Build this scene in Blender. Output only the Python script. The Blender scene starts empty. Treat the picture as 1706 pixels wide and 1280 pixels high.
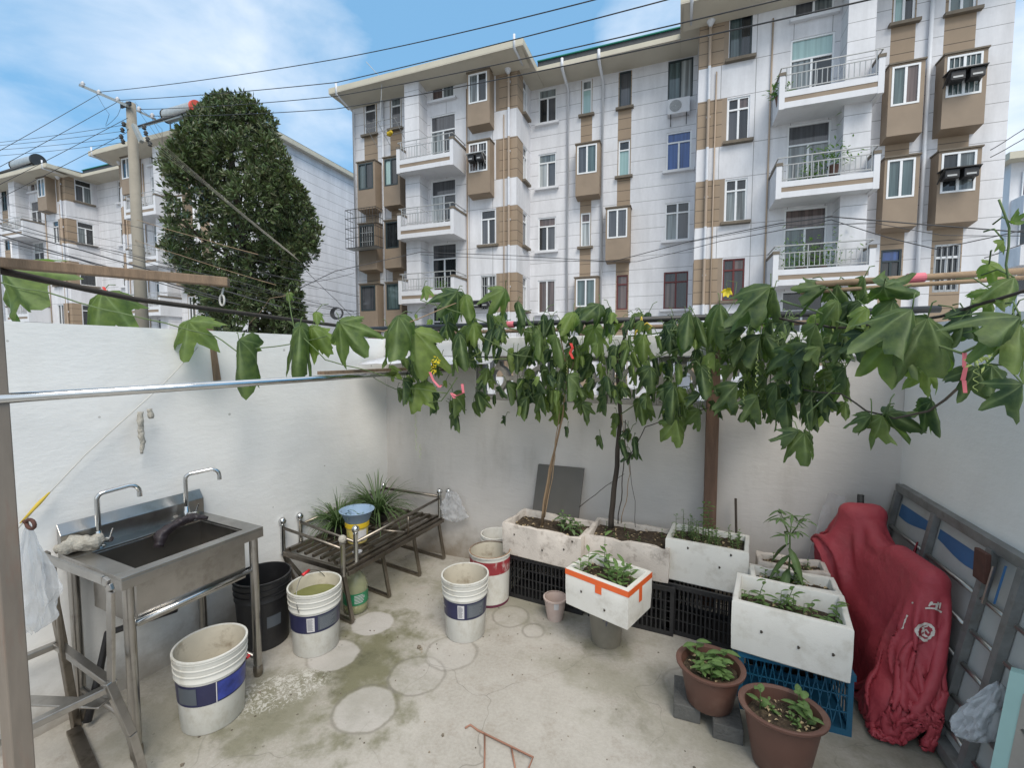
import bpy, math, random
import numpy as np
from mathutils import Vector, Matrix, noise
from mathutils.bvhtree import BVHTree
R = random.Random(7)
C = bpy.context.scene.collection
sc = bpy.context.scene
rad = math.radians

# ------------------------------------------------------------------ camera
cam_d = bpy.data.cameras.new('camera'); cam = bpy.data.objects.new('camera', cam_d); C.objects.link(cam)
CAMZ = 1.75; YAW = rad(20.4); PITCH = math.atan(47/745.)
cam.location = (0, 0, CAMZ); cam.rotation_euler = (rad(90)-PITCH, 0, YAW)
cam_d.sensor_width = 36; cam_d.lens = 745/1706*36; cam_d.clip_start = .05; cam_d.clip_end = 3000
sc.camera = cam

# ------------------------------------------------------------------ light
SUN_EL, SUN_AZ = 52, 142      # azimuth clockwise from +Y
w = bpy.data.worlds.new('World'); sc.world = w; w.use_nodes = True
nt = w.node_tree; nt.nodes.clear()
def N(nt, t, **k):
    n = nt.nodes.new(t)
    for a, b in k.items(): setattr(n, a, b)
    return n
out = N(nt, 'ShaderNodeOutputWorld'); bg = N(nt, 'ShaderNodeBackground'); bg.inputs[1].default_value = .11
sky = N(nt, 'ShaderNodeTexSky', sky_type='NISHITA', sun_disc=False)
sky.sun_elevation = rad(SUN_EL); sky.sun_rotation = rad(SUN_AZ); sky.air_density = 1.0; sky.dust_density = .6; sky.ozone_density = 1.6
tc = N(nt, 'ShaderNodeTexCoord')
def ray(px, py):
    x = (px-853)/745.; y = -(py-640)/745.
    cp, sp = math.cos(PITCH), math.sin(PITCH)
    F = cp+y*sp; U = -sp+y*cp; c, s = math.cos(YAW), math.sin(YAW)
    return Vector((x*c-F*s, x*s+F*c, U)).normalized()
nz = N(nt, 'ShaderNodeTexNoise'); nz.inputs['Scale'].default_value = 2.6; nz.inputs['Detail'].default_value = 9; nz.inputs['Roughness'].default_value = .55; nz.inputs['Distortion'].default_value = .25
mp = N(nt, 'ShaderNodeMapping'); mp.inputs['Scale'].default_value = (1, 1, 2.2)
nt.links.new(tc.outputs['Generated'], mp.inputs[0]); nt.links.new(mp.outputs[0], nz.inputs['Vector'])
# cloud banks by direction; overhead and rear ones unseen, added for neutral light
acc = None
for (dr, cosw, cful, amp) in [(ray(60, 20), .95, .998, .20), (ray(330, 50), .955, 1, .23), (ray(470, 70), .98, 1, .20), (ray(1090, 20), .990, .9985, .36), (ray(1790, 250), .965, 1, .45), (Vector((0, 0, 1)), .66, .86, .62), (Vector((.2, -1, .35)).normalized(), .25, .75, .42)]:
    d = N(nt, 'ShaderNodeVectorMath', operation='DOT_PRODUCT'); d.inputs[1].default_value = dr
    nrm = N(nt, 'ShaderNodeVectorMath', operation='NORMALIZE'); nt.links.new(tc.outputs['Generated'], nrm.inputs[0]); nt.links.new(nrm.outputs[0], d.inputs[0])
    mr = N(nt, 'ShaderNodeMapRange'); mr.interpolation_type = 'SMOOTHSTEP'
    mr.inputs[1].default_value = cosw; mr.inputs[2].default_value = cful; mr.inputs[3].default_value = 0; mr.inputs[4].default_value = amp
    nt.links.new(d.outputs['Value'], mr.inputs[0])
    if acc is None: acc = mr.outputs[0]
    else:
        a = N(nt, 'ShaderNodeMath', operation='MAXIMUM'); nt.links.new(acc, a.inputs[0]); nt.links.new(mr.outputs[0], a.inputs[1]); acc = a.outputs[0]
a = N(nt, 'ShaderNodeMath', operation='ADD'); nt.links.new(acc, a.inputs[0]); nt.links.new(nz.outputs[0], a.inputs[1])
mr = N(nt, 'ShaderNodeMapRange'); mr.inputs[1].default_value = .62; mr.inputs[2].default_value = 1.05; mr.inputs[4].default_value = .85
nt.links.new(a.outputs[0], mr.inputs[0])
tint = N(nt, 'ShaderNodeMix', data_type='RGBA', blend_type='MULTIPLY'); tint.inputs[0].default_value = 1; tint.inputs[7].default_value = (.66, 1.02, 1.12, 1)
nt.links.new(sky.outputs[0], tint.inputs[6])
flat = N(nt, 'ShaderNodeMix', data_type='RGBA'); flat.inputs[0].default_value = .72; flat.inputs[7].default_value = (1.62, 3.35, 5.3, 1); nt.links.new(tint.outputs[2], flat.inputs[6])
mx = N(nt, 'ShaderNodeMix', data_type='RGBA'); mx.inputs[7].default_value = (7.6, 7.6, 7.7, 1)
nt.links.new(mr.outputs[0], mx.inputs[0]); nt.links.new(flat.outputs[2], mx.inputs[6])
nt.links.new(mx.outputs[2], bg.inputs[0]); nt.links.new(bg.outputs[0], out.inputs[0])

sd = bpy.data.lights.new('sun', 'SUN'); sd.energy = 1.9; sd.angle = rad(30); sd.color = (1, .925, .82)
sun = bpy.data.objects.new('sun', sd); C.objects.link(sun)
sdir = Vector((math.sin(rad(SUN_AZ))*math.cos(rad(SUN_EL)), math.cos(rad(SUN_AZ))*math.cos(rad(SUN_EL)), math.sin(rad(SUN_EL))))
sun.rotation_euler = sdir.to_track_quat('Z', 'Y').to_euler()
sc.view_settings.view_transform = 'Standard'; sc.view_settings.look = 'None'; sc.view_settings.exposure = .64
sc.render.engine = 'CYCLES'

# ------------------------------------------------------------------ materials
def new_mat(name):
    m = bpy.data.materials.new(name); m.use_nodes = True
    nt = m.node_tree; b = nt.nodes['Principled BSDF']; return m, nt, b
def mat(name, col, rough=.6, metal=0, var=.18, scale=6, bump=.0, dirt=None, dirt_amt=.5, dirt_scale=3, bscale=None, spec=.5, alpha=1, trans=0, coat=0, stretch=(1, 1, 1)):
    """colour broken up by two noises, optional patches of dirt and a bump"""
    m, nt, b = new_mat(name)
    g = N(nt, 'ShaderNodeTexCoord'); mpp = N(nt, 'ShaderNodeMapping'); mpp.inputs['Scale'].default_value = stretch
    nt.links.new(g.outputs['Object'], mpp.inputs[0])
    n1 = N(nt, 'ShaderNodeTexNoise'); n1.inputs['Scale'].default_value = scale; n1.inputs['Detail'].default_value = 6; n1.inputs['Roughness'].default_value = .6
    nt.links.new(mpp.outputs[0], n1.inputs['Vector'])
    cr = N(nt, 'ShaderNodeMapRange'); cr.inputs[1].default_value = .3; cr.inputs[2].default_value = .7; cr.inputs[3].default_value = 1-var; cr.inputs[4].default_value = 1+var*.6
    nt.links.new(n1.outputs[0], cr.inputs[0])
    mul = N(nt, 'ShaderNodeVectorMath', operation='SCALE'); mul.inputs[0].default_value = col; nt.links.new(cr.outputs[0], mul.inputs['Scale'])
    last = mul.outputs[0]
    if dirt:
        n2 = N(nt, 'ShaderNodeTexNoise'); n2.inputs['Scale'].default_value = dirt_scale; n2.inputs['Detail'].default_value = 8; n2.inputs['Roughness'].default_value = .7
        nt.links.new(mpp.outputs[0], n2.inputs['Vector'])
        r2 = N(nt, 'ShaderNodeMapRange'); r2.inputs[1].default_value = .52; r2.inputs[2].default_value = .72; r2.inputs[4].default_value = dirt_amt
        nt.links.new(n2.outputs[0], r2.inputs[0])
        mm = N(nt, 'ShaderNodeMix', data_type='RGBA'); mm.inputs[7].default_value = (*dirt, 1)
        nt.links.new(r2.outputs[0], mm.inputs[0]); nt.links.new(last, mm.inputs[6]); last = mm.outputs[2]
    nt.links.new(last, b.inputs['Base Color'])
    b.inputs['Roughness'].default_value = rough; b.inputs['Metallic'].default_value = metal; b.inputs['Specular IOR Level'].default_value = spec
    b.inputs['Alpha'].default_value = alpha; b.inputs['Transmission Weight'].default_value = trans; b.inputs['Coat Weight'].default_value = coat
    if bump:
        n3 = N(nt, 'ShaderNodeTexNoise'); n3.inputs['Scale'].default_value = bscale or scale*6; n3.inputs['Detail'].default_value = 5
        nt.links.new(mpp.outputs[0], n3.inputs['Vector'])
        bp = N(nt, 'ShaderNodeBump'); bp.inputs['Strength'].default_value = bump; bp.inputs['Distance'].default_value = .02
        nt.links.new(n3.outputs[0], bp.inputs['Height']); nt.links.new(bp.outputs[0], b.inputs['Normal'])
    return m
def math_n(nt, op, a, b=None, clamp=False):
    n = N(nt, 'ShaderNodeMath', operation=op); n.use_clamp = clamp
    for i, v in enumerate((a, b)):
        if v is None: continue
        if isinstance(v, (int, float)): n.inputs[i].default_value = v
        else: nt.links.new(v, n.inputs[i])
    return n.outputs[0]
def facade_mat(name, col, pz, z0, px=None, x0=0, lw=.018, line=(.24, .24, .245), streak=.22, extra=()):
    """rendered panels: grooves every pz metres of height, streaks of old rain"""
    m, nt, b = new_mat(name)
    g = N(nt, 'ShaderNodeNewGeometry'); s = N(nt, 'ShaderNodeSeparateXYZ'); nt.links.new(g.outputs['Position'], s.inputs[0])
    def groove(axis, off, per):
        f = math_n(nt, 'FRACT', math_n(nt, 'DIVIDE', math_n(nt, 'SUBTRACT', axis, off), per))
        d = math_n(nt, 'MINIMUM', f, math_n(nt, 'SUBTRACT', 1.0, f))
        return math_n(nt, 'LESS_THAN', d, lw*.5/per)
    ln = groove(s.outputs[2], z0, pz) if pz else None
    for off, per in extra:
        g3 = groove(s.outputs[2], off, per); ln = math_n(nt, 'MAXIMUM', ln, g3) if ln else g3
    if px:
        g2 = groove(s.outputs[0], x0, px); ln = math_n(nt, 'MAXIMUM', ln, g2) if ln else g2
    n1 = N(nt, 'ShaderNodeTexNoise'); n1.inputs['Scale'].default_value = 1.1; n1.inputs['Detail'].default_value = 8; n1.inputs['Roughness'].default_value = .65
    mpp = N(nt, 'ShaderNodeMapping'); mpp.inputs['Scale'].default_value = (1.6, 1.6, .28); nt.links.new(g.outputs['Position'], mpp.inputs[0]); nt.links.new(mpp.outputs[0], n1.inputs['Vector'])
    cr = N(nt, 'ShaderNodeMapRange'); cr.inputs[1].default_value = .35; cr.inputs[2].default_value = .7; cr.inputs[3].default_value = 1.0; cr.inputs[4].default_value = 1-streak
    nt.links.new(n1.outputs[0], cr.inputs[0])
    n4 = N(nt, 'ShaderNodeTexNoise'); n4.inputs['Scale'].default_value = 9; n4.inputs['Detail'].default_value = 3; nt.links.new(g.outputs['Position'], n4.inputs['Vector'])
    c4 = N(nt, 'ShaderNodeMapRange'); c4.inputs[3].default_value = .93; c4.inputs[4].default_value = 1.05; nt.links.new(n4.outputs[0], c4.inputs[0])
    mul = N(nt, 'ShaderNodeVectorMath', operation='SCALE'); mul.inputs[0].default_value = col; nt.links.new(math_n(nt, 'MULTIPLY', cr.outputs[0], c4.outputs[0]), mul.inputs['Scale'])
    last = mul.outputs[0]
    if ln:
        mm = N(nt, 'ShaderNodeMix', data_type='RGBA'); mm.inputs[7].default_value = (*line, 1); nt.links.new(ln, mm.inputs[0]); nt.links.new(last, mm.inputs[6]); last = mm.outputs[2]
    nt.links.new(last, b.inputs['Base Color']); b.inputs['Roughness'].default_value = .75
    return m

PFL = 2.85; SILL0 = 12.3
M = {}
M['fac'] = facade_mat('white facade panels', (.70, .705, .735), .57, SILL0)
M['facp'] = facade_mat('white facade render', (.70, .705, .735), None, 0, px=1.12, x0=.1, lw=.020, extra=((SILL0-.08, 2.85), (SILL0+1.6, 2.85)))
M['tanl'] = facade_mat('tan facade panels', (.31, .235, .165), .43, SILL0, lw=.025, line=(.10, .075, .055), streak=.1)
M['tan'] = mat('tan painted panel', (.265, .205, .15), .7, var=.12, scale=1.5)
M['tandark'] = mat('weathered tan sill', (.155, .13, .10), .8)
M['fwhite'] = mat('white painted concrete', (.66, .67, .70), .7, var=.12, scale=2, dirt=(.35, .34, .33), dirt_amt=.35, dirt_scale=2, stretch=(1, 1, .3))
M['soffit'] = mat('cream soffit', (.50, .465, .39), .8, var=.08, scale=1)
M['fascia'] = mat('cream fascia', (.52, .49, .40), .8, var=.1, scale=1)
M['roofdark'] = mat('dark roof edge', (.05, .055, .06), .6)
M['green'] = mat('green roof edge strip', (.0, .17, .12), .6)
M['pipe'] = mat('white drain pipe', (.62, .64, .68), .4, var=.06)
M['tanpipe'] = mat('tan drain pipe', (.36, .28, .21), .5, var=.06)
M['wf'] = mat('white window frame', (.74, .76, .78), .4, var=.04)
M['kf'] = mat('dark window frame', (.03, .045, .05), .4, var=.05)
M['rf'] = mat('red painted frame', (.12, .02, .02), .5, var=.1)
M['rail'] = mat('grey railing', (.42, .43, .43), .45, metal=.3, var=.1)
M['iron'] = mat('dark iron', (.05, .05, .05), .5, metal=.4)
M['cable'] = mat('black cable', (.035, .036, .04), .6)
def glass(name, col, stripe=0.0, rough=.08):
    m, nt, b = new_mat(name)
    g = N(nt, 'ShaderNodeNewGeometry'); mpp = N(nt, 'ShaderNodeMapping'); mpp.inputs['Scale'].default_value = (9, 9, .25)
    nt.links.new(g.outputs['Position'], mpp.inputs[0])
    n1 = N(nt, 'ShaderNodeTexNoise'); n1.inputs['Scale'].default_value = 1.4; n1.inputs['Detail'].default_value = 2; nt.links.new(mpp.outputs[0], n1.inputs['Vector'])
    cr = N(nt, 'ShaderNodeMapRange'); cr.inputs[1].default_value = .35; cr.inputs[2].default_value = .65; cr.inputs[3].default_value = 1-stripe; cr.inputs[4].default_value = 1+stripe*.5
    nt.links.new(n1.outputs[0], cr.inputs[0])
    mul = N(nt, 'ShaderNodeVectorMath', operation='SCALE'); mul.inputs[0].default_value = col; nt.links.new(cr.outputs[0], mul.inputs['Scale'])
    nt.links.new(mul.outputs[0], b.inputs['Base Color']); b.inputs['Roughness'].default_value = rough; b.inputs['Coat Weight'].default_value = .6; b.inputs['Coat Roughness'].default_value = .03
    return m
G = dict(k=glass('dark glass', (.022, .026, .03), .4), c=glass('glass over grey curtain', (.17, .20, .21), .6), t=glass('glass over teal curtain', (.085, .125, .13), .45),
         l=glass('frosted pale glass', (.30, .45, .44), .15), b=glass('glass over blue curtain', (.035, .085, .26), .4), n=glass('glass over brown curtain', (.115, .085, .08), .45), g=glass('smoked grey glass', (.075, .08, .09), .3), w=glass('glass over white curtain', (.36, .39, .40), .55))

# ------------------------------------------------------------------ mesh helpers
class MB:
    def __init__(s): s.v = []; s.f = []; s.m = []
    def add(s, vs, fs, m=0):
        o = len(s.v); s.v += [Vector(v) for v in vs]; s.f += [tuple(i+o for i in f) for f in fs]; s.m += [m]*len(fs); return s
    def box(s, x0, x1, y0, y1, z0, z1, m=0):
        if x0 > x1: x0, x1 = x1, x0
        if y0 > y1: y0, y1 = y1, y0
        if z0 > z1: z0, z1 = z1, z0
        v = [(x, y, z) for z in (z0, z1) for x, y in ((x0, y0), (x1, y0), (x1, y1), (x0, y1))]
        return s.add(v, [(0, 3, 2, 1), (4, 5, 6, 7), (0, 1, 5, 4), (1, 2, 6, 5), (2, 3, 7, 6), (3, 0, 4, 7)], m)
    def bar(s, a, b, wd, ht=None, m=0, up=(0, 0, 1)):
        """a rectangular bar from a to b"""
        a = Vector(a); b = Vector(b); d = (b-a).normalized(); up = Vector(up)
        if abs(d.dot(up)) > .98: up = Vector((1, 0, 0))
        sx = d.cross(up).normalized()*wd/2; uz = sx.cross(d).normalized()*(ht or wd)/2
        v = [p+i*sx+j*uz for p in (a, b) for i, j in ((-1, -1), (1, -1), (1, 1), (-1, 1))]
        return s.add(v, [(0, 3, 2, 1), (4, 5, 6, 7), (0, 1, 5, 4), (1, 2, 6, 5), (2, 3, 7, 6), (3, 0, 4, 7)], m)
    def tube(s, pts, r, n=8, m=0, caps=True):
        pts = [Vector(p) for p in pts]; k = len(pts); rs = r if isinstance(r, (list, tuple)) else [r]*k
        o = len(s.v); up = None
        for i, p in enumerate(pts):
            d = (pts[min(i+1, k-1)]-pts[max(i-1, 0)])
            d = d.normalized() if d.length > 1e-9 else Vector((0, 0, 1))
            if up is None:
                up = Vector((0, 0, 1)) if abs(d.z) < .9 else Vector((1, 0, 0))
            up = (up-d*up.dot(d)); up = up.normalized() if up.length > 1e-6 else d.orthogonal().normalized(); q = d.cross(up)
            for j in range(n):
                a = 2*math.pi*j/n; s.v.append(p+(up*math.cos(a)+q*math.sin(a))*rs[i])
        for i in range(k-1):
            for j in range(n):
                s.f.append((o+i*n+j, o+i*n+(j+1) % n, o+(i+1)*n+(j+1) % n, o+(i+1)*n+j)); s.m.append(m)
        if caps:
            s.f.append(tuple(o+j for j in range(n))[::-1]); s.m.append(m); s.f.append(tuple(o+(k-1)*n+j for j in range(n))); s.m.append(m)
        return s
    def lathe(s, prof, c=(0, 0, 0), n=32, m=0, sx=1, sy=1, wob=0, caps=(True, True)):
        o = len(s.v); c = Vector(c)
        for i, (r, z) in enumerate(prof):
            for j in range(n):
                a = 2*math.pi*j/n; rr = r*(1+wob*math.sin(3*a+i*.2)); s.v.append(c+Vector((rr*sx*math.cos(a), rr*sy*math.sin(a), z)))
        for i in range(len(prof)-1):
            for j in range(n):
                s.f.append((o+i*n+j, o+i*n+(j+1) % n, o+(i+1)*n+(j+1) % n, o+(i+1)*n+j)); s.m.append(m)
        if prof[0][0] > 1e-6 and caps[0]: s.f.append(tuple(o+j for j in range(n))[::-1]); s.m.append(m)
        if prof[-1][0] > 1e-6 and caps[1]: s.f.append(tuple(o+(len(prof)-1)*n+j for j in range(n))); s.m.append(m)
        return s
    def build(s, name, mats, parent=None, smooth=False, bevel=0, world=False, auto=False):
        me = bpy.data.meshes.new(name)
        vs = s.v
        if world and parent is not None:
            r = parent
            while r.parent: r = r.parent
            inv = (Matrix.Translation(r.location) @ r.rotation_euler.to_matrix().to_4x4()).inverted(); vs = [inv @ v for v in vs]
        me.from_pydata([tuple(v) for v in vs], [], s.f)
        if not isinstance(mats, (list, tuple)): mats = [mats]
        for mm in mats: me.materials.append(mm)
        me.polygons.foreach_set('material_index', s.m)
        if smooth: me.polygons.foreach_set('use_smooth', [True]*len(s.f))
        me.update()
        o = bpy.data.objects.new(name, me); C.objects.link(o)
        if parent is not None: o.parent = parent
        if bevel:
            b = o.modifiers.new('bevel', 'BEVEL'); b.width = bevel; b.segments = 2; b.limit_method = 'ANGLE'
        if auto:
            e = o.modifiers.new('edge', 'EDGE_SPLIT'); e.split_angle = rad(38)
        return o
def tag(o, label=None, cat=None, group=None, kind=None):
    if label: o['label'] = label
    if cat: o['category'] = cat
    if group: o['group'] = group
    if kind: o['kind'] = kind
    return o
def thing(name, label, cat, loc=(0, 0, 0), rotz=0, group=None):
    o = bpy.data.objects.new(name, None); C.objects.link(o); o.empty_display_size = .1
    o.location = loc; o.rotation_euler = (0, 0, rotz); return tag(o, label, cat, group)

# ------------------------------------------------------------------ ground
gm = mat('street concrete', (.30, .29, .27), .85, var=.25, scale=.6, dirt=(.12, .12, .10), dirt_amt=.5, dirt_scale=.4)
tag(MB().add([(-600, -400, -.012), (600, -400, -.012), (600, 900, -.012), (-600, 900, -.012)], [(0, 1, 2, 3)]).build('ground', gm), kind='structure')

# ------------------------------------------------------------------ apartment blocks
YW, YM, YB = 18.4, 20.2, 17.9
def fwall(mb, O, U, Nn, u0, u1, z0, z1, holes, regs, base=0, dep=.13):
    """a wall sheet with real openings; regs = (u0,u1,z0,z1,material) panels, later ones win"""
    O, U, Nn = Vector(O), Vector(U), Vector(Nn); Z = Vector((0, 0, 1))
    us = sorted({round(min(max(a, u0), u1), 4) for h in list(holes)+list(regs) for a in h[:2]} | {u0, u1})
    zs = sorted({round(min(max(a, z0), z1), 4) for h in list(holes)+list(regs) for a in h[2:4]} | {z0, z1})
    P = lambda u, z, d=0: O+U*u+Z*z+Nn*d
    for i in range(len(us)-1):
        for j in range(len(zs)-1):
            cu, cz = (us[i]+us[i+1])/2, (zs[j]+zs[j+1])/2
            if any(h[0] < cu < h[1] and h[2] < cz < h[3] for h in holes): continue
            m = base
            for r in regs:
                if r[0] < cu < r[1] and r[2] < cz < r[3]: m = r[4]
            mb.add([P(us[i], zs[j]), P(us[i+1], zs[j]), P(us[i+1], zs[j+1]), P(us[i], zs[j+1])], [(0, 1, 2, 3)], m)
    for h in holes:
        a, b, c, d = h[:4]
        for q in (((a, c), (b, c)), ((b, c), (b, d)), ((b, d), (a, d)), ((a, d), (a, c))):
            mb.add([P(*q[0]), P(*q[1]), P(*q[1], -dep), P(*q[0], -dep)], [(0, 1, 2, 3)], 1)
def window(root, O, U, Nn, u0, u1, z0, z1, sty, dep=.08, curtain=None):
    """sty: 'frame layout glasses extras'; layouts s2 sashes, t2/t1 transom over sashes, q4 four panes, p1 plain; extras: o open, h bars, S tan sill, s white sill"""
    fr, lay, gl = sty.split()[:3]; ex = sty.split()[3] if len(sty.split()) > 3 else ''
    O, U, Nn = Vector(O), Vector(U), Vector(Nn); Z = Vector((0, 0, 1))
    P = lambda u, z, d: O+U*u+Z*z+Nn*d
    def lb(mb, a, b, c, d, d0, d1, m=0):
        v = [P(u, z, dd) for dd in (d0, d1) for u, z in ((a, c), (b, c), (b, d), (a, d))]
        mb.add(v, [(0, 3, 2, 1), (4, 5, 6, 7), (0, 1, 5, 4), (1, 2, 6, 5), (2, 3, 7, 6), (3, 0, 4, 7)], m)
    mf = {'w': M['wf'], 'k': M['kf'], 'r': M['rf']}[fr]
    zt = z1-(z1-z0)*.27; um = (u0+u1)/2; f = .055
    panes = []
    if lay == 's2': panes = [(u0, um, z0, z1), (um, u1, z0, z1)]
    elif lay == 't2': panes = [(u0, u1, zt, z1), (u0, um, z0, zt), (um, u1, z0, zt)]
    elif lay == 't1': panes = [(u0, u1, zt, z1), (u0, u1, z0, zt)]
    elif lay == 'q4': panes = [(u0, um, zt, z1), (um, u1, zt, z1), (u0, um, z0, zt), (um, u1, z0, zt)]
    else: panes = [(u0, u1, z0, z1)]
    pm = MB(); mats = []
    for i, p in enumerate(panes):
        g = G[gl[i % len(gl)]]
        if g not in mats: mats.append(g)
        dd = -dep+(.012 if i % 2 else 0)
        pm.add([P(p[0], p[2], dd), P(p[1], p[2], dd), P(p[1], p[3], dd), P(p[0], p[3], dd)], [(0, 1, 2, 3)], mats.index(g))
    w_ = pm.build('window', mats, root, world=True)
    fm = MB()
    lb(fm, u0, u0+f, z0, z1, -dep-.02, -dep+.05); lb(fm, u1-f, u1, z0, z1, -dep-.02, -dep+.05)
    lb(fm, u0+f, u1-f, z0, z0+f, -dep-.02, -dep+.052); lb(fm, u0+f, u1-f, z1-f, z1, -dep-.02, -dep+.052)
    if lay in ('s2', 't2', 'q4'): lb(fm, um-f*.6, um+f*.6, z0+f, (z1 if lay != 't2' else zt)-f*.5, -dep-.02, -dep+.045)
    if lay in ('t1', 't2', 'q4'): lb(fm, u0+f, u1-f, zt-f*.5, zt+f*.5, -dep-.02, -dep+.056)
    fm.build('frame', mf, w_, world=True)
    if 'h' in ex:
        bm_ = MB(); n = max(4, int((u1-u0)/.14))
        for i in range(n+1):
            u = u0+.04+(u1-u0-.08)*i/n; lb(bm_, u-.011, u+.011, z0+.02, z1-.02, -.02, .0)
        for z in (z0+.05, z0+(z1-z0)*.35, z0+(z1-z0)*.7, z1-.05): lb(bm_, u0+.02, u1-.02, z-.012, z+.012, -.018, .003)
        bm_.build('security_bars', M['rail'], w_, world=True)
    if 'S' in ex or 's' in ex:
        sb = MB(); lb(sb, u0-.13, u1+.13, z0-.10, z0-.003, -.01, .16); sb.build('sill', M['tandark'] if 'S' in ex else M['fwhite'], w_, world=True)
    return w_
def bay(root, O, U, Nn, u0, u1, zs, sty, proud=.5, down=.75, up=1.42, wz=(.16, 1.36)):
    """a projecting tan window box"""
    O, U, Nn = Vector(O), Vector(U), Vector(Nn); Z = Vector((0, 0, 1))
    a, b = u0-.05, u1+.09; P = lambda u, z, d: O+U*u+Z*z+Nn*d
    m = MB(); zb, zt = zs-down, zs+up
    w0, w1, h0, h1 = u0+.02, u1-.02, zs+wz[0], zs+wz[1]
    # front with an opening, sides, chamfered bottom and a lid that oversails
    us = [a, w0, w1, b]; zz = [zb, h0, h1, zt]
    for i in range(3):
        for j in range(3):
            if i == 1 and j == 1: continue
            m.add([P(us[i], zz[j], proud), P(us[i+1], zz[j], proud), P(us[i+1], zz[j+1], proud), P(us[i], zz[j+1], proud)], [(0, 1, 2, 3)])
    for q in (((w0, h0), (w1, h0)), ((w1, h0), (w1, h1)), ((w1, h1), (w0, h1)), ((w0, h1), (w0, h0))):
        m.add([P(*q[0], proud), P(*q[1], proud), P(*q[1], proud-.1), P(*q[0], proud-.1)], [(0, 1, 2, 3)])
    for u in (a, b): m.add([P(u, zb-.08, 0), P(u, zb, proud), P(u, zt, proud), P(u, zt, 0)], [(0, 1, 2, 3)])
    m.add([P(a, zb-.08, 0), P(b, zb-.08, 0), P(b, zb, proud), P(a, zb, proud)], [(0, 1, 2, 3)])
    def lb(mb, a, b, c, d, d0, d1, mm=0):
        v = [P(u, z, dd) for dd in (d0, d1) for u, z in ((a, c), (b, c), (b, d), (a, d))]
        mb.add(v, [(0, 3, 2, 1), (4, 5, 6, 7), (0, 1, 5, 4), (1, 2, 6, 5), (2, 3, 7, 6), (3, 0, 4, 7)], mm)
    lb(m, a-.03, b+.03, zt+.003, zt+.05, 0, proud+.05, 1)
    bo = m.build('bay_box', [M['tan'], M['tandark']], root, world=True)
    O2 = O+Nn*proud
    window(root, O2, U, Nn, w0, w1, h0, h1, sty, dep=.04)
    return bo
def balcony(root, xa, xb, zb, Yw=YW, seed=0):
    """xa<xb outer faces of the cheeks, zb underside of the slab"""
    y0 = Yw-1.2; m = MB()
    m.box(xa+.003, xb-.003, y0+.03, Yw, zb+.02, zb+.2)
    m.box(xa+.15, xb-.15, y0, y0+.12, zb, zb+.19); m.box(xa+.15, xb-.15, y0+.012, y0+.118, zb+.19, zb+.34, 1); m.box(xa+.15, xb-.15, y0, y0+.12, zb+.34, zb+.52)
    for xx in (xa, xb-.16):
        m.box(xx, xx+.16, y0-.004, Yw, zb-.02, zb+1.03); m.box(xx-.02, xx+.18, y0-.02, Yw-.003, zb+1.033, zb+1.13, 2)
    b = m.build('balcony', [M['fwhite'], M['tan'], M['tandark']], root, world=True)
    r = MB(); yr = y0+.05
    r.tube([(xa+.05, yr, zb+1.3), (xb-.05, yr, zb+1.3)], .022, 6)
    r.tube([(xa+.05, yr, zb+1.3), (xa+.05, Yw, zb+1.3)], .022, 6); r.tube([(xb-.05, yr, zb+1.3), (xb-.05, Yw, zb+1.3)], .022, 6)
    r.tube([(xa+.16, yr, zb+1.06), (xb-.16, yr, zb+1.06)], .018, 6); r.tube([(xa+.16, yr, zb+.6), (xb-.16, yr, zb+.6)], .018, 6)
    n = int((xb-xa-.3)/.145)
    for i in range(n+1):
        x = xa+.2+(xb-xa-.4)*i/n; r.tube([(x, yr, zb+.6), (x, yr, zb+1.06)], .014, 5)
    for i in range(4):
        x = xa+.2+(xb-xa-.4)*i/3; r.tube([(x, yr, zb+.52), (x, yr, zb+1.3)], .018, 5)
    r.build('railing', M['rail'], b, world=True)
    return b
LV = [SILL0-PFL*j for j in range(5)]
XV, YV = Vector((1, 0, 0)), Vector((0, -1, 0))
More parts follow.
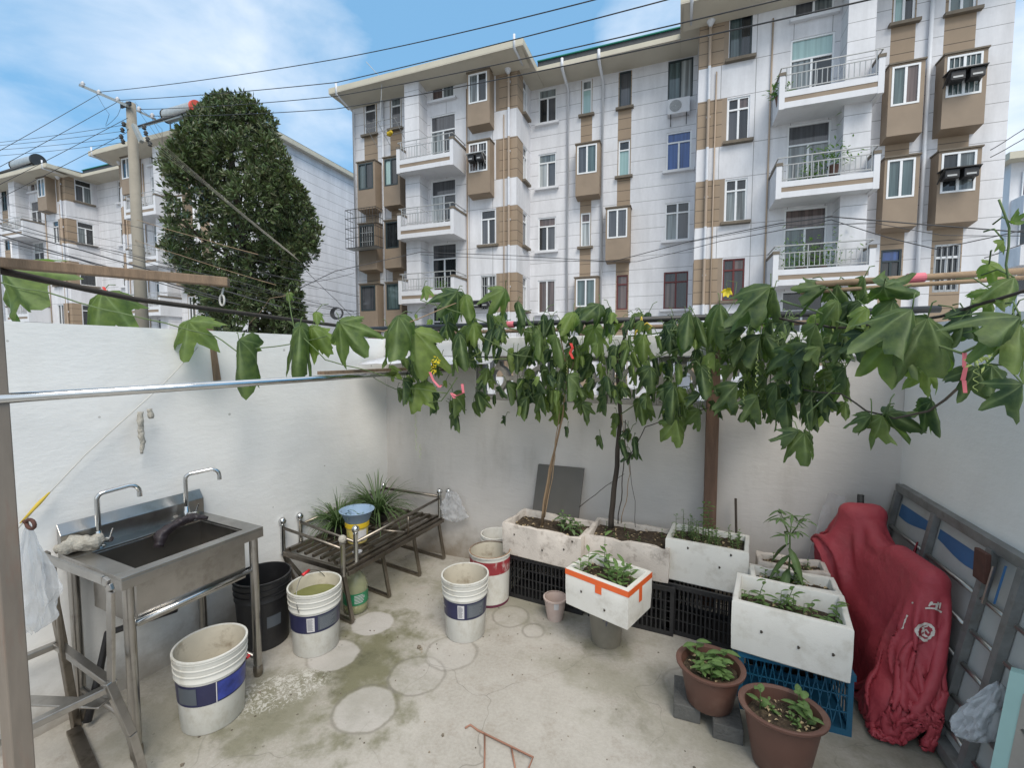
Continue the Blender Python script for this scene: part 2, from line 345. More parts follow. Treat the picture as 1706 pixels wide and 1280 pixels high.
def wing(root, wall, xc, dr, width, spec, rnd):
    """one projecting wing; xc its inner corner, dr the way it runs; offsets o from the corner"""
    def X(o): return xc+dr*o
    O = (0, YW, 0)
    def span(a, b): return tuple(sorted((X(a), X(b))))
    holes = []; wins = []
    for (o0, o1, z0, z1, sty, kind) in spec:
        a, b = span(o0, o1)
        if kind == 'flat': holes.append((a, b, z0, z1)); wins.append((a, b, z0, z1, sty))
    regs = [(*span(2.31, width), -.02, 14.0, 3)] if False else []
    regs.append((*span(5.1, width), -.1, 14.0, 2))
    for c0, c1 in ((5.72, 6.36), (7.08, 7.85)): regs.append((*span(c0, c1), -.1, 13.86, 3))
    for s in LV:
        regs.append((*span(-.0, .82), s-.08, s+1.6, 3)); regs.append((*span(.82, .98), s-.08, s+1.6, 4))
    a, b = span(0, width)
    fwall(wall, O, XV, YV, a, b, -.1, 13.9, holes, regs)
    for wq in wins: window(root, O, XV, YV, *wq)
    for (o0, o1, z0, z1, sty, kind) in spec:
        if kind == 'bay':
            a, b = span(o0, o1); bay(root, O, XV, YV, a, b, z0, sty)
    # column, its panel joints come from the material
    a, b = span(4.36, 5.1); wall.box(a, b, 17.7, YW+.02, -.1, 13.9, 2)
    # balconies
    a, b = span(2.42, 5.22)
    for j in range(4): balcony(root, a, b, 9.78-PFL*j)
    pp = MB()
    for o, t, r_ in ((.36, 0, .055), (6.72, 0, .06)):
        if o > 1: pp.tube([(X(o), YW-.09, 13.75), (X(o), YW-.09, 0)], r_, 8)
        else:
            zz = [13.75]
            for s_ in LV: zz += [s_+1.6, s_-.08]
            zz = sorted({z for z in zz if 0 <= z <= 13.75} | {0, 13.75}, reverse=True)
            for za, zb_ in zip(zz, zz[1:]):
                mid = (za+zb_)/2; pp.tube([(X(o), YW-.09, za), (X(o), YW-.09, zb_)], r_, 8, 1 if any(s_-.08 < mid < s_+1.6 for s_ in LV) else 0, caps=False)
        if o < 1: pp.lathe([(.05, 13.55), (.15, 13.72), (.15, 13.8), (.02, 13.8)], (X(o), YW-.16, 0), 12)
    for s in LV: pp.tube([(X(.36), YW-.09, s+1.0), (X(.36), YW-.02, s+1.0)], .07, 8)
    pp.build('drain_pipe', [M['pipe'], M['tanpipe']], root, smooth=True, world=True)
    p2 = MB(); p2.tube([(X(2.35), YW-.05, 13.4), (X(2.35), YW-.05, 0)], .03, 6); p2.tube([(X(.60), YW-.05, 12), (X(.60), YW-.05, 0)], .025, 6)
    p2.build('conduit', M['tanpipe'], root, smooth=True, world=True)
    # clothes pole holder, small details
    # tan segments over the drain pipe where the wall is tan
def wing_spec(styles, small=None):
    """styles: dict key -> style string; keys w (o 0.98-1.75), d (doors), a (o 5.75-6.35), b (o 7.1-7.8)"""
    L = []
    for j, s in enumerate(LV):
        st = styles['w'][j % len(styles['w'])]
        if st.startswith('B '): L.append((1.15, 2.05, s, 0, st[2:], 'bay'))
        else: L.append((1.0, 1.72, s+.03, s+1.55, st, 'flat'))
        st = styles['a'][j % len(styles['a'])]
        if st.startswith('B '): L.append((5.62, 6.38, s, 0, st[2:], 'bay'))
        else: L.append((5.76, 6.32, s+.08, s+1.5, st, 'flat'))
        st = styles['b'][j % len(styles['b'])]
        if st.startswith('B '): L.append((6.98, 7.86, s, 0, st[2:], 'bay'))
        else: L.append((7.16, 7.82, s+.05, s+1.55, st, 'flat'))
    for j in range(4):
        L.append((2.92, 4.2, 10.0-PFL*j, 12.58-PFL*j-(.0 if j == 0 else .0), styles['d'][j], 'flat'))
    L.append((2.98, 4.14, 13.2, 13.8, styles.get('top', 'w s2 nc s'), 'flat'))
    return L
def apartment(name, label, xc1, xc2, w1, w2, s1, s2, mcols, side, depth=11.5, extra=None):
    root = thing(name, label, 'apartment building', ((xc1+xc2)/2, YM, 0))
    wall = MB(); O = (0, YM, 0)
    wing(root, wall, xc1, -1, w1, s1, R); wing(root, wall, xc2, 1, w2, s2, R)
    # recessed middle
    holes = []; regs = []; todo = []
    for (a, b, z0, z1, sty, kind) in mcols:
        if kind == 'flat': holes.append((a, b, z0, z1)); todo.append((a, b, z0, z1, sty))
        elif kind == 'strip': regs.append((a, b, -.1, 13.8, 3))
    fwall(wall, O, XV, YV, xc1, xc2, -.1, 13.9, holes, regs, base=2)
    for q in todo: window(root, O, XV, YV, *q)
    for (a, b, z0, z1, sty, kind) in mcols:
        if kind == 'bay': bay(root, O, XV, YV, a, b, z0, sty)
    # wing flanks facing the recess
    Os = (xc1, 0, 0); U = Vector((0, 1, 0)); Nx = Vector((1, 0, 0))
    hl = [(side[0], side[1], s+.05, s+1.55) for s in LV]
    rg = [(YW, side[0]-.02, s-.08, s+1.6, 3) for s in LV]
    fwall(wall, Os, U, Nx, YW, YM, -.1, 13.9, hl, rg)
    for j, h in enumerate(hl): window(root, Os, U, Nx, *h, ['w t2 kgc S', 'w t2 kck S', 'w t1 nk S', 'w t2 kkg S', 'w s2 kc S'][j])
    fwall(wall, (xc2, 0, 0), U, -Nx, YW, YM, -.1, 13.9, [], [(YW, YW+.9, s-.08, s+1.6, 3) for s in LV])
    xl, xr = xc1-w1, xc2+w2; yb = YW+depth
    for x in (xl, xr): wall.add([(x, YW, -.1), (x, yb, -.1), (x, yb, 13.9), (x, YW, 13.9)], [(0, 1, 2, 3)], 5)
    wall.add([(xl, yb, -.1), (xr, yb, -.1), (xr, yb, 13.9), (xl, yb, 13.9)], [(0, 1, 2, 3)], 0)
    wall.build('wall', [M['facp'], M['fwhite'], M['fac'], M['tanl'], M['tan'], M['facg']], root, world=True)
    rf = MB()
    for a, b in ((xl-.35, xc1+.66), (xc2-.66, xr+.35)):
        rf.box(a, b, YW-1.2, yb+.4, 13.84, 13.88, 0); rf.box(a-.004, b+.004, YW-1.204, yb+.404, 13.88, 14.1, 1)
        rf.add([(a+.1, YW-1.1, 13.838), (b-.1, YW-1.1, 13.838), (b-.1, YW-.01, 13.70), (a+.1, YW-.01, 13.70)], [(0, 1, 2, 3)], 0)
    a, b = xc1+.667, xc2-.667
    rf.box(a, b, YM-1.2, yb+.3, 13.85, 13.9, 0); rf.box(a, b, YM-1.2, yb+.3, 13.9, 14.04, 1); rf.box(a, b, YM-1.1, yb+.2, 14.04, 14.3, 2); rf.box(a, b, YM-1.16, yb+.2, 14.3, 14.34, 3)
    # slim dark pitched roof over the gable ends
    for a, b in ((xl-.35, xc1+.66), (xc2-.66, xr+.35)):
        ym = (YW+yb)/2
        rf.add([(a, YW-.6, 14.12), (b, YW-.6, 14.12), (b, yb, 14.12), (a, yb, 14.12), (a+1, ym, 14.7), (b-1, ym, 14.7)], [(0, 1, 5, 4), (2, 3, 4, 5), (0, 4, 3), (1, 2, 5)], 2)
    rf.build('roof', [M['soffit'], M['fascia'], M['roofdark'], M['green']], root, world=True)
    # stand pipes of the middle section
    p = MB()
    for x in extra or []: p = MB().tube([(x, YM-1.22, 14.15), (x, YM-1.22, 13.75), (x, YM-.09, 13.5), (x, YM-.09, 0)], .06, 8); p.build('standpipe', M['pipe'], root, smooth=True, world=True)
    for x in (xc1+.3, xc2-.3, xl+.1): p = MB().tube([(x, YW-1.22, 14.25), (x, YW-1.22, 13.75), (x-(.0), YW-.09, 13.5), (x, YW-.09, 0)] if x == xl+.1 else [(x, YW-1.22, 14.3), (x, YW-1.22, 13.8), (x, YW-.2, 13.76)], .05, 8); p.build('standpipe', M['pipe'], root, smooth=True, world=True)
    return root
M['facg'] = facade_mat('white gable panels', (.70, .705, .735), .57, SILL0, px=None, lw=.022)

S1 = wing_spec(dict(w=['B w s2 ck', 'B w s2 nk h', 'w t2 kgk S', 'w s2 kg h', 'w s2 kg'],
                    a=['w t1 cg S', 'B k s2 lk', 'B k p1 k', 'B k p1 t', 'w s2 kk'],
                    b=['w t1 gg S', 'B k s2 tk', 'B k p1 k h', 'B k p1 g', 'w s2 kk'],
                    d=['w t2 gck', 'w t2 gwk', 'w t2 gkk', 'w t2 kkk'], top='w s2 nc s'))
S2 = wing_spec(dict(w=['k s2 tk S', 'w q4 kngk S', 'w q4 kkcc S', 'r q4 knkk S', 'w s2 kg'],
                    a=['w s2 lk S', 'B w s2 tn', 'B w s2 tt', 'k t2 bkk', 'w s2 kk'],
                    b=['w s2 tt S', 'B w s2 tt h', 'B w s2 kc', 'w t2 kkk h', 'w s2 kk'],
                    d=['w t2 lck', 'w t2 gcc', 'w t2 ntk', 'w t2 kkk'], top='w s2 gc s'))
def colw(a, b, sty, lo=.0, hi=1.52): return sty
MC = [(-4.27, -3.77, 0, 0, '', 'strip'), (-2.66, -2.1, 0, 0, '', 'strip')]
for j, st in enumerate(['w t2 ckg s', 'w t2 cwg s', 'w t2 nkg s', 'w s2 nn s', 'w s2 kk']): MC.append((-6.22, -5.38, LV[j]-.02, LV[j]+1.5, st, 'flat'))
for j, st in enumerate(['w t1 cl S', 'B w s2 gt', 'w t1 nw S', 'B w s2 tt', 'w s2 kk']):
    MC.append((-4.33, -3.44, LV[j], 0, st[2:], 'bay') if st[0] == 'B' else (-4.23, -3.8, LV[j]+.02, LV[j]+1.5, st, 'flat'))
for j, st in enumerate(['k p1 g S', 'w t1 kl S', 'B w s2 gg', 'r t1 nn', 'w s2 kk']):
    MC.append((-3.0, -2.13, LV[j], 0, st[2:], 'bay') if st[0] == 'B' else (-2.62, -2.14, LV[j]+.02, LV[j]+1.52, st, 'flat'))
for j, st in enumerate(['k s2 tw', 'w t2 bbb s', 'w q4 kkcg s', 'r q4 kknk s', 'w s2 kk']): MC.append((-.66, .30, LV[j]-.03, LV[j]+1.52, st, 'flat'))
main_b = apartment('apartment_building', 'long white and tan apartment block right behind the yard, nearest and largest', -6.6, .46, 8.5, 8.74, S1, S2, MC, (19.15, 19.7), extra=[-4.83, -3.3])
MC2 = [(-34.3, -33.6, LV[j]-.02, LV[j]+1.5, st, 'flat') for j, st in enumerate(['k s2 tk', 'w t2 kkk', 'w t2 gkk', 'w t2 kkk', 'w s2 kk'])]
MC2 += [(-36.6, -35.9, LV[j]-.02, LV[j]+1.5, st, 'flat') for j, st in enumerate(['w t2 kkk s', 'w t2 gkk s', 'w t2 kkc s', 'w t2 kkk', 'w s2 kk'])]
S3 = wing_spec(dict(w=['B w s2 kc', 'w t2 kkk', 'w t2 kkc S', 'w s2 kg', 'w s2 kg'], a=['w t1 kk', 'w t1 kk', 'w t1 nn', 'w s2 kk', 'w s2 kk'], b=['k s2 tk', 'k p1 k', 'k p1 k', 'k p1 g', 'w s2 kk'],
                    d=['w t2 gkk', 'w t2 wkk', 'w t2 gkk', 'w t2 kkk']))
S4 = wing_spec(dict(w=['B w s2 kc', 'w t2 kkk', 'w t2 kkc S', 'w s2 kg', 'w s2 kg'], a=['w t1 kk', 'B w s2 kk', 'B w s2 tk', 'w s2 kk', 'w s2 kk'], b=['B w s2 tk', 'k p1 k', 'B w s2 kt', 'k p1 g', 'w s2 kk'],
                    d=['w t2 wwc', 'w t2 wcc', 'w t2 gkk', 'w t2 kkk']))
left_b = apartment('apartment_building', 'white and tan apartment block behind the utility pole and the big tree at the left', -38.9, -33.1, 8.5, 11.8, S3, S4, MC2, (18.95, 19.9), extra=[])

# ------------------------------------------------------------------ the yard: floor and walls
LW_TH = rad(6)                      # the left wall runs 6 degrees off square
def LWX(y): return -2.48-(3.39-y)*math.tan(LW_TH)
def concrete_floor():
    m, nt, b = new_mat('yard concrete')
    g = N(nt, 'ShaderNodeNewGeometry'); s = N(nt, 'ShaderNodeSeparateXYZ'); nt.links.new(g.outputs['Position'], s.inputs[0])
    def noise_(scale, det=6, rough=.6, dist=0):
        n = N(nt, 'ShaderNodeTexNoise'); n.inputs['Scale'].default_value = scale; n.inputs['Detail'].default_value = det; n.inputs['Roughness'].default_value = rough; n.inputs['Distortion'].default_value = dist
        nt.links.new(g.outputs['Position'], n.inputs['Vector']); return n.outputs[0]
    def mr(v, a, b_, c=0., d=1., sm=True):
        n = N(nt, 'ShaderNodeMapRange'); n.interpolation_type = 'SMOOTHSTEP' if sm else 'LINEAR'
        for i, q in enumerate((a, b_, c, d)): n.inputs[i+1].default_value = q
        nt.links.new(v, n.inputs[0]); return n.outputs[0]
    def mixc(f, a, c):
        n = N(nt, 'ShaderNodeMix', data_type='RGBA'); nt.links.new(f, n.inputs[0])
        if isinstance(a, tuple): n.inputs[6].default_value = (*a, 1)
        else: nt.links.new(a, n.inputs[6])
        if isinstance(c, tuple): n.inputs[7].default_value = (*c, 1)
        else: nt.links.new(c, n.inputs[7])
        return n.outputs[2]
    X, Y = s.outputs[0], s.outputs[1]
    def dist(cx, cy, sx=1, sy=1, rot=0):
        dx = math_n(nt, 'SUBTRACT', X, cx); dy = math_n(nt, 'SUBTRACT', Y, cy); c_, s_ = math.cos(rot), math.sin(rot)
        u = math_n(nt, 'ADD', math_n(nt, 'MULTIPLY', dx, c_/sx), math_n(nt, 'MULTIPLY', dy, s_/sx))
        v = math_n(nt, 'ADD', math_n(nt, 'MULTIPLY', dx, -s_/sy), math_n(nt, 'MULTIPLY', dy, c_/sy))
        return math_n(nt, 'SQRT', math_n(nt, 'ADD', math_n(nt, 'MULTIPLY', u, u), math_n(nt, 'MULTIPLY', v, v)))
    big = noise_(1.6, 7, .65); mid = noise_(7, 6, .65); fine = noise_(60, 3, .7)
    col = mixc(mr(big, .35, .68), (.40, .38, .345), (.315, .295, .26))
    col = mixc(mr(mid, .5, .72, 0, .55), col, (.25, .22, .18))
    col = mixc(mr(fine, .35, .65, 0, .25), col, (.50, .48, .44))
    # green algae where water runs from the sink
    alg = None
    for (cx, cy, a, b_, r, k) in [(-1.62, 2.0, .38, .75, .5, .95), (-1.85, 1.55, .5, .35, .2, .75), (-2.1, 2.7, .5, .8, 0, .5), (-.3, 2.35, .5, .22, -.2, .42), (-1.1, 2.95, 1.0, .38, 0, .55), (.30, 2.25, .75, .45, 0, .42), (-.37, 2.66, .26, .22, 0, .6), (-2.2, 1.35, .45, .5, 0, .45), (1.0, 2.4, .4, .5, 0, .5)]:
        f = mr(math_n(nt, 'ADD', dist(cx, cy, a, b_, r), math_n(nt, 'MULTIPLY', math_n(nt, 'SUBTRACT', mid, .5), 2.6)), .15, 1.15, k, 0)
        alg = f if alg is None else math_n(nt, 'MAXIMUM', alg, f)
    col = mixc(alg, col, (.15, .145, .085))
    blk = mr(noise_(3.2, 8, .72), .50, .72, 0, .8); col = mixc(math_n(nt, 'MULTIPLY', blk, alg), col, (.07, .07, .045))
    # clean discs and rings left by buckets
    wob = math_n(nt, 'MULTIPLY', math_n(nt, 'SUBTRACT', noise_(9, 3), .5), .035)
    for (cx, cy, r, cl, rg) in [(-1.84, 2.33, .14, .9, .0), (-1.85, 1.99, .145, .72, .35), (-1.31, 2.02, .15, .30, .55), (-1.42, 1.73, .155, .60, .5), (-1.22, 2.25, .15, .3, .45), (-.83, 2.62, .07, .2, .6), (-1.02, 2.72, .12, .25, .5), (.10, 2.45, .14, .1, .35)]:
        d = math_n(nt, 'ADD', dist(cx, cy), wob)
        col = mixc(mr(d, r-.02, r, cl, 0), col, (.44, .42, .40))
        ring = math_n(nt, 'MULTIPLY', mr(d, r-.012, r, 0, 1), mr(d, r, r+.016, 1, 0))
        col = mixc(math_n(nt, 'MULTIPLY', ring, math_n(nt, 'MULTIPLY', mr(mid, .3, .6, .3, 1), rg)), col, (.14, .13, .11))
    # dried splashes by the sink leg
    sp = math_n(nt, 'MULTIPLY', mr(dist(-1.93, 1.66, .16, .30, -.75), .6, 1.05, 1, 0), mr(noise_(34, 6, .75, 1.5), .50, .56))
    col = mixc(math_n(nt, 'MULTIPLY', sp, .75), col, (.55, .54, .50))
    # specks of soil
    v = N(nt, 'ShaderNodeTexVoronoi'); v.inputs['Scale'].default_value = 13; nt.links.new(g.outputs['Position'], v.inputs['Vector'])
    sk = math_n(nt, 'MULTIPLY', math_n(nt, 'LESS_THAN', math_n(nt, 'ADD', v.outputs['Distance'], math_n(nt, 'MULTIPLY', fine, .10)), .125), mr(noise_(2.3, 3), .47, .56))
    col = mixc(math_n(nt, 'MULTIPLY', sk, .85), col, (.06, .045, .03))
    # hairline cracks
    v2 = N(nt, 'ShaderNodeTexVoronoi', feature='DISTANCE_TO_EDGE'); v2.inputs['Scale'].default_value = 1.1
    mpn = N(nt, 'ShaderNodeVectorMath', operation='ADD'); nn = N(nt, 'ShaderNodeTexNoise'); nn.inputs['Scale'].default_value = 4; nt.links.new(g.outputs['Position'], nn.inputs['Vector'])
    sc_ = N(nt, 'ShaderNodeVectorMath', operation='SCALE'); sc_.inputs['Scale'].default_value = .25; nt.links.new(nn.outputs[1], sc_.inputs[0]); nt.links.new(g.outputs['Position'], mpn.inputs[0]); nt.links.new(sc_.outputs[0], mpn.inputs[1]); nt.links.new(mpn.outputs[0], v2.inputs['Vector'])
    col = mixc(math_n(nt, 'MULTIPLY', mr(v2.outputs['Distance'], 0, .004, 1, 0), mr(big, .4, .6, 0, .6)), col, (.15, .14, .12))
    nt.links.new(col, b.inputs['Base Color'])
    rr = mr(alg, 0, .9, .8, .45); nt.links.new(rr, b.inputs['Roughness'])
    bp = N(nt, 'ShaderNodeBump'); bp.inputs['Strength'].default_value = .25; bp.inputs['Distance'].default_value = .01
    nt.links.new(math_n(nt, 'ADD', math_n(nt, 'MULTIPLY', mid, 1.2), fine), bp.inputs['Height']); nt.links.new(bp.outputs[0], b.inputs['Normal'])
    return m
tag(MB().add([(-3.2, -1.2, 0), (1.5, -1.2, 0), (1.5, 3.5, 0), (-3.2, 3.5, 0)], [(0, 1, 2, 3)]).build('yard_floor', concrete_floor()), kind='structure')
def plaster(name, col, dirt, amt=.55, low=(.24, .20, .15), lowamt=.8):
    m, nt, b = new_mat(name)
    g = N(nt, 'ShaderNodeNewGeometry'); s = N(nt, 'ShaderNodeSeparateXYZ'); nt.links.new(g.outputs['Position'], s.inputs[0])
    def noise_(scale, det=6, st=None):
        n = N(nt, 'ShaderNodeTexNoise'); n.inputs['Scale'].default_value = scale; n.inputs['Detail'].default_value = det; n.inputs['Roughness'].default_value = .65
        if st:
            mp_ = N(nt, 'ShaderNodeMapping'); mp_.inputs['Scale'].default_value = st; nt.links.new(g.outputs['Position'], mp_.inputs[0]); nt.links.new(mp_.outputs[0], n.inputs['Vector'])
        else: nt.links.new(g.outputs['Position'], n.inputs['Vector'])
        return n.outputs[0]
    def mr(v, a, b_, c=0., d=1.):
        n = N(nt, 'ShaderNodeMapRange'); n.interpolation_type = 'SMOOTHSTEP'
        for i, q in enumerate((a, b_, c, d)): n.inputs[i+1].default_value = q
        nt.links.new(v, n.inputs[0]); return n.outputs[0]
    def mixc(f, a, c):
        n = N(nt, 'ShaderNodeMix', data_type='RGBA'); nt.links.new(f, n.inputs[0])
        for i, q in ((6, a), (7, c)):
            if isinstance(q, tuple): n.inputs[i].default_value = (*q, 1)
            else: nt.links.new(q, n.inputs[i])
        return n.outputs[2]
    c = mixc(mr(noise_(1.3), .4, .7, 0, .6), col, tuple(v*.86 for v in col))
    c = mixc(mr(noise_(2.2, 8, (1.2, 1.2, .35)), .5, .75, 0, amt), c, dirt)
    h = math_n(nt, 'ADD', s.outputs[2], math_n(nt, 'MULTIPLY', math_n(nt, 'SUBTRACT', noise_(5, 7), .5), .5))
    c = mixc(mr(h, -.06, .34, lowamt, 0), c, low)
    v = N(nt, 'ShaderNodeTexVoronoi'); v.inputs['Scale'].default_value = 4; nt.links.new(g.outputs['Position'], v.inputs['Vector'])
    c = mixc(math_n(nt, 'MULTIPLY', math_n(nt, 'LESS_THAN', v.outputs['Distance'], .035), .5), c, (.2, .18, .15))
    nt.links.new(c, b.inputs['Base Color']); b.inputs['Roughness'].default_value = .75
    bp = N(nt, 'ShaderNodeBump'); bp.inputs['Strength'].default_value = .35; bp.inputs['Distance'].default_value = .012
    nt.links.new(math_n(nt, 'ADD', noise_(2.5, 6, (1, 1, 3.2)), math_n(nt, 'MULTIPLY', noise_(26, 4, (1, 1, 2)), .30)), bp.inputs['Height']); nt.links.new(bp.outputs[0], b.inputs['Normal'])
    return m
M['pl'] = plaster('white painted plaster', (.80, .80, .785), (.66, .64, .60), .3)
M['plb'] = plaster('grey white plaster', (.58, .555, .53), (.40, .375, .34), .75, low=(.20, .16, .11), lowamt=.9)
M['cope'] = mat('white wall coping', (.66, .66, .655), .7, var=.12, scale=3, dirt=(.35, .33, .30), dirt_amt=.45, dirt_scale=5, bump=.2)
lw = MB(); y0, y1 = -1.2, 3.5
lw.add([(LWX(y0), y0, 0), (LWX(y1), y1, 0), (LWX(y1), y1, 1.9), (LWX(y0), y0, 1.9), (LWX(y0)-.2, y0, 0), (LWX(y1)-.2, y1, 0), (LWX(y1)-.2, y1, 1.9), (LWX(y0)-.2, y0, 1.9)],
       [(0, 1, 2, 3), (3, 2, 6, 7), (5, 4, 7, 6), (0, 3, 7, 4), (1, 5, 6, 2)])
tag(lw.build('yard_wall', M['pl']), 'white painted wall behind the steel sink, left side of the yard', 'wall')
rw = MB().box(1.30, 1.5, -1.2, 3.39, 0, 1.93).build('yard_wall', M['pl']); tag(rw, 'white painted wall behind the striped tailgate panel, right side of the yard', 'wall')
# back wall: solid base, breeze block screen, coping
bt = thing('yard_wall', 'grey white back wall topped with pierced breeze blocks, behind the planters', 'wall', (-.6, 3.39, 0))
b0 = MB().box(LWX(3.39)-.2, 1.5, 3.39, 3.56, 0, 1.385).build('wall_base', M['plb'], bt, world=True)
MB().box(LWX(3.39)-.2, 1.5, 3.37, 3.58, 1.745, 1.90).build('coping', M['cope'], bt, world=True, bevel=.006)
M['block'] = mat('old cement block', (.30, .29, .27), .85, var=.2, scale=8, dirt=(.12, .11, .10), dirt_amt=.6, dirt_scale=7, bump=.3)
MB().box(LWX(3.39)-.2, -1.582, 3.395, 3.555, 1.385, 1.745).build('solid_end', M['plb'], bt, world=True)
MB().box(.942, 1.5, 3.395, 3.555, 1.385, 1.745).build('solid_end', M['plb'], bt, world=True)
for i in range(7):
    x = -1.58+i*.36; bm_ = MB(); z0, z1 = 1.387, 1.743; xa, xb = x+.003, x+.357; ya, yb = 3.41, 3.53; t = .035; xm = x+.18; zm = (z0+z1)/2
    bm_.box(xa, xa+t, ya, yb, z0, z1); bm_.box(xb-t, xb, ya, yb, z0, z1); bm_.box(xa+t, xb-t, ya, yb, z0, z0+t); bm_.box(xa+t, xb-t, ya, yb, z1-t, z1)
    # oval ring tied to the frame by four ribs
    o = len(bm_.v); n = 20
    for k in range(n):
        a = 2*math.pi*k/n
        for rr, yy in ((1, ya+.004), (1, yb-.004), (.68, yb-.004), (.68, ya+.004)):
            bm_.v.append(Vector((xm+.085*rr*math.cos(a), yy, zm+.105*rr*math.sin(a))))
    for k in range(n):
        for q in range(4):
            bm_.f.append((o+k*4+q, o+((k+1) % n)*4+q, o+((k+1) % n)*4+(q+1) % 4, o+k*4+(q+1) % 4)); bm_.m.append(0)
    for dx, dz in ((1, 0), (-1, 0), (0, 1), (0, -1)):
        p0 = (xm+dx*.08, (ya+yb)/2, zm+dz*.1); p1 = (xm+dx*.145, (ya+yb)/2, zm+dz*.145); bm_.bar(p0, p1, .10 if dz else .035, .035 if dz else .1, up=(0, 1, 0) if dx else (0, 0, 1))
    bm_.build('breeze_block', M['block'], bt, world=True)

# ------------------------------------------------------------------ common yard materials
M['steel'] = mat('brushed stainless steel', (.42, .405, .385), .30, metal=1, var=.18, scale=5, dirt=(.20, .18, .15), dirt_amt=.55, dirt_scale=9, stretch=(1, 1, 1))
M['steeldk'] = mat('dull stained steel', (.28, .25, .215), .38, metal=1, var=.25, scale=9, dirt=(.10, .075, .05), dirt_amt=.75, dirt_scale=14)
M['chrome'] = mat('chrome', (.62, .63, .63), .12, metal=1, var=.1, scale=12)
M['pailw'] = mat('dirty white plastic', (.60, .60, .565), .42, var=.08, scale=4, dirt=(.33, .29, .21), dirt_amt=.55, dirt_scale=9, stretch=(1, 1, .6))
M['pailin'] = mat('stained pail inside', (.55, .51, .42), .6, var=.15, scale=5, dirt=(.16, .11, .06), dirt_amt=.8, dirt_scale=8)
M['navy'] = mat('navy label', (.022, .024, .07), .35, var=.15, scale=10)
M['grlab'] = mat('slate grey label', (.085, .10, .12), .4, var=.1)
M['blulab'] = mat('bright blue label', (.03, .05, .27), .35, var=.5, scale=22)
M['paper'] = mat('printed white label', (.55, .55, .57), .5, var=.05)
M['ink'] = mat('label print', (.10, .10, .13), .5)
M['prt'] = mat('pale print', (.22, .24, .27), .5)
M['wire'] = mat('galvanised wire', (.25, .25, .24), .4, metal=.8)
M['redpl'] = mat('red plastic grip', (.62, .03, .04), .4)
M['soil'] = mat('dark soil', (.055, .038, .024), .95, var=.6, scale=30, dirt=(.20, .15, .09), dirt_amt=.7, dirt_scale=40, bump=.9, bscale=60)
M['foam'] = mat('dirty foam', (.66, .65, .61), .7, var=.08, scale=3, dirt=(.30, .26, .19), dirt_amt=.4, dirt_scale=8, bump=.08, bscale=160)
M['foamold'] = mat('weathered pinkish foam', (.58, .53, .48), .8, var=.12, scale=5, dirt=(.16, .12, .09), dirt_amt=.7, dirt_scale=14, bump=.2, bscale=120)
M['black'] = mat('black plastic', (.016, .016, .018), .45, var=.2, dirt=(.05, .05, .05), dirt_amt=.5)
M['blue'] = mat('blue plastic', (.015, .11, .20), .45, var=.15, dirt=(.03, .07, .10), dirt_amt=.5)
M['terra'] = mat('brown plastic pot', (.115, .056, .042), .5, var=.12, dirt=(.24, .17, .13), dirt_amt=.4, dirt_scale=5)
M['brick'] = mat('grey cement brick', (.105, .105, .10), .9, var=.2, scale=12, bump=.4)
M['wood'] = mat('weathered timber', (.21, .145, .095), .8, var=.3, scale=7, dirt=(.10, .07, .05), dirt_amt=.6, dirt_scale=8, stretch=(6, 6, .7), bump=.25)
M['post'] = mat('reddish timber post', (.16, .095, .065), .75, var=.3, scale=5, dirt=(.06, .04, .03), dirt_amt=.5, dirt_scale=6, stretch=(5, 5, .6), bump=.25)
M['rope'] = mat('white cord', (.5, .49, .46), .8)

# ------------------------------------------------------------------ steel sink
TH = rad(5.1)
sk = thing('steel_sink', 'single bowl stainless steel utility sink on four legs along the left wall', 'sink', (-2.139, 1.118, 0), -TH)
L, Wd, Hh = .63, .56, .83
m = MB(); t = .003
bx0, bx1, by0, by1 = -Wd+.13, -.055, .075, L-.075      # bowl opening
for (a, b, c, d) in ((-Wd, bx0, 0, L), (bx1, 0, 0, L), (bx0, bx1, 0, by0), (bx0, bx1, by1, L)): m.box(a, b, c, d, Hh-.012, Hh)
m.box(-.004, 0, 0, L, Hh-.055, Hh-.012); m.box(-Wd, 0-.004, 0, .004, Hh-.055, Hh-.012); m.box(-Wd, -.004, L-.004, L, Hh-.055, Hh-.012)
m.build('sink_top', M['steel'], sk, bevel=.003)
m = MB(); zb = .57
# splash back: vertical plate then sloping cap
m.add([(-Wd+.035, 0, Hh), (-Wd+.035, L, Hh), (-Wd+.035, L, Hh+.085), (-Wd+.035, 0, Hh+.085), (-Wd, 0, Hh+.135), (-Wd, L, Hh+.135), (-Wd, 0, Hh-.05), (-Wd, L, Hh-.05)],
      [(0, 1, 2, 3), (3, 2, 5, 4), (4, 5, 7, 6), (0, 3, 4, 6), (1, 7, 5, 2)]); m.build('splash_back', M['steel'], sk, bevel=.002)
m = MB()
ix0, ix1, iy0, iy1 = bx0, bx1, by0, by1
def openbox(m, x0, x1, y0, y1, z0, z1, th, mi=0, mo=0):
    """five sided tray"""
    m.box(x0-th, x0, y0-th, y1+th, z0-th, z1, mi); m.box(x1, x1+th, y0-th, y1+th, z0-th, z1, mi); m.box(x0, x1, y0-th, y0, z0-th, z1, mi); m.box(x0, x1, y1, y1+th, z0-th, z1, mi); m.box(x0, x1, y0, y1, z0-th, z0, mi)
openbox(m, ix0, ix1, iy0, iy1, zb, Hh-.013, .003); bw = m.build('bowl', M['steel'], sk, bevel=.002)
MB().lathe([(.0, .004), (.03, .004), (.045, .001), (.045, .0)], ((ix0+ix1)/2, (iy0+iy1)/2, zb), 20).build('drain', M['chrome'], bw, smooth=True)
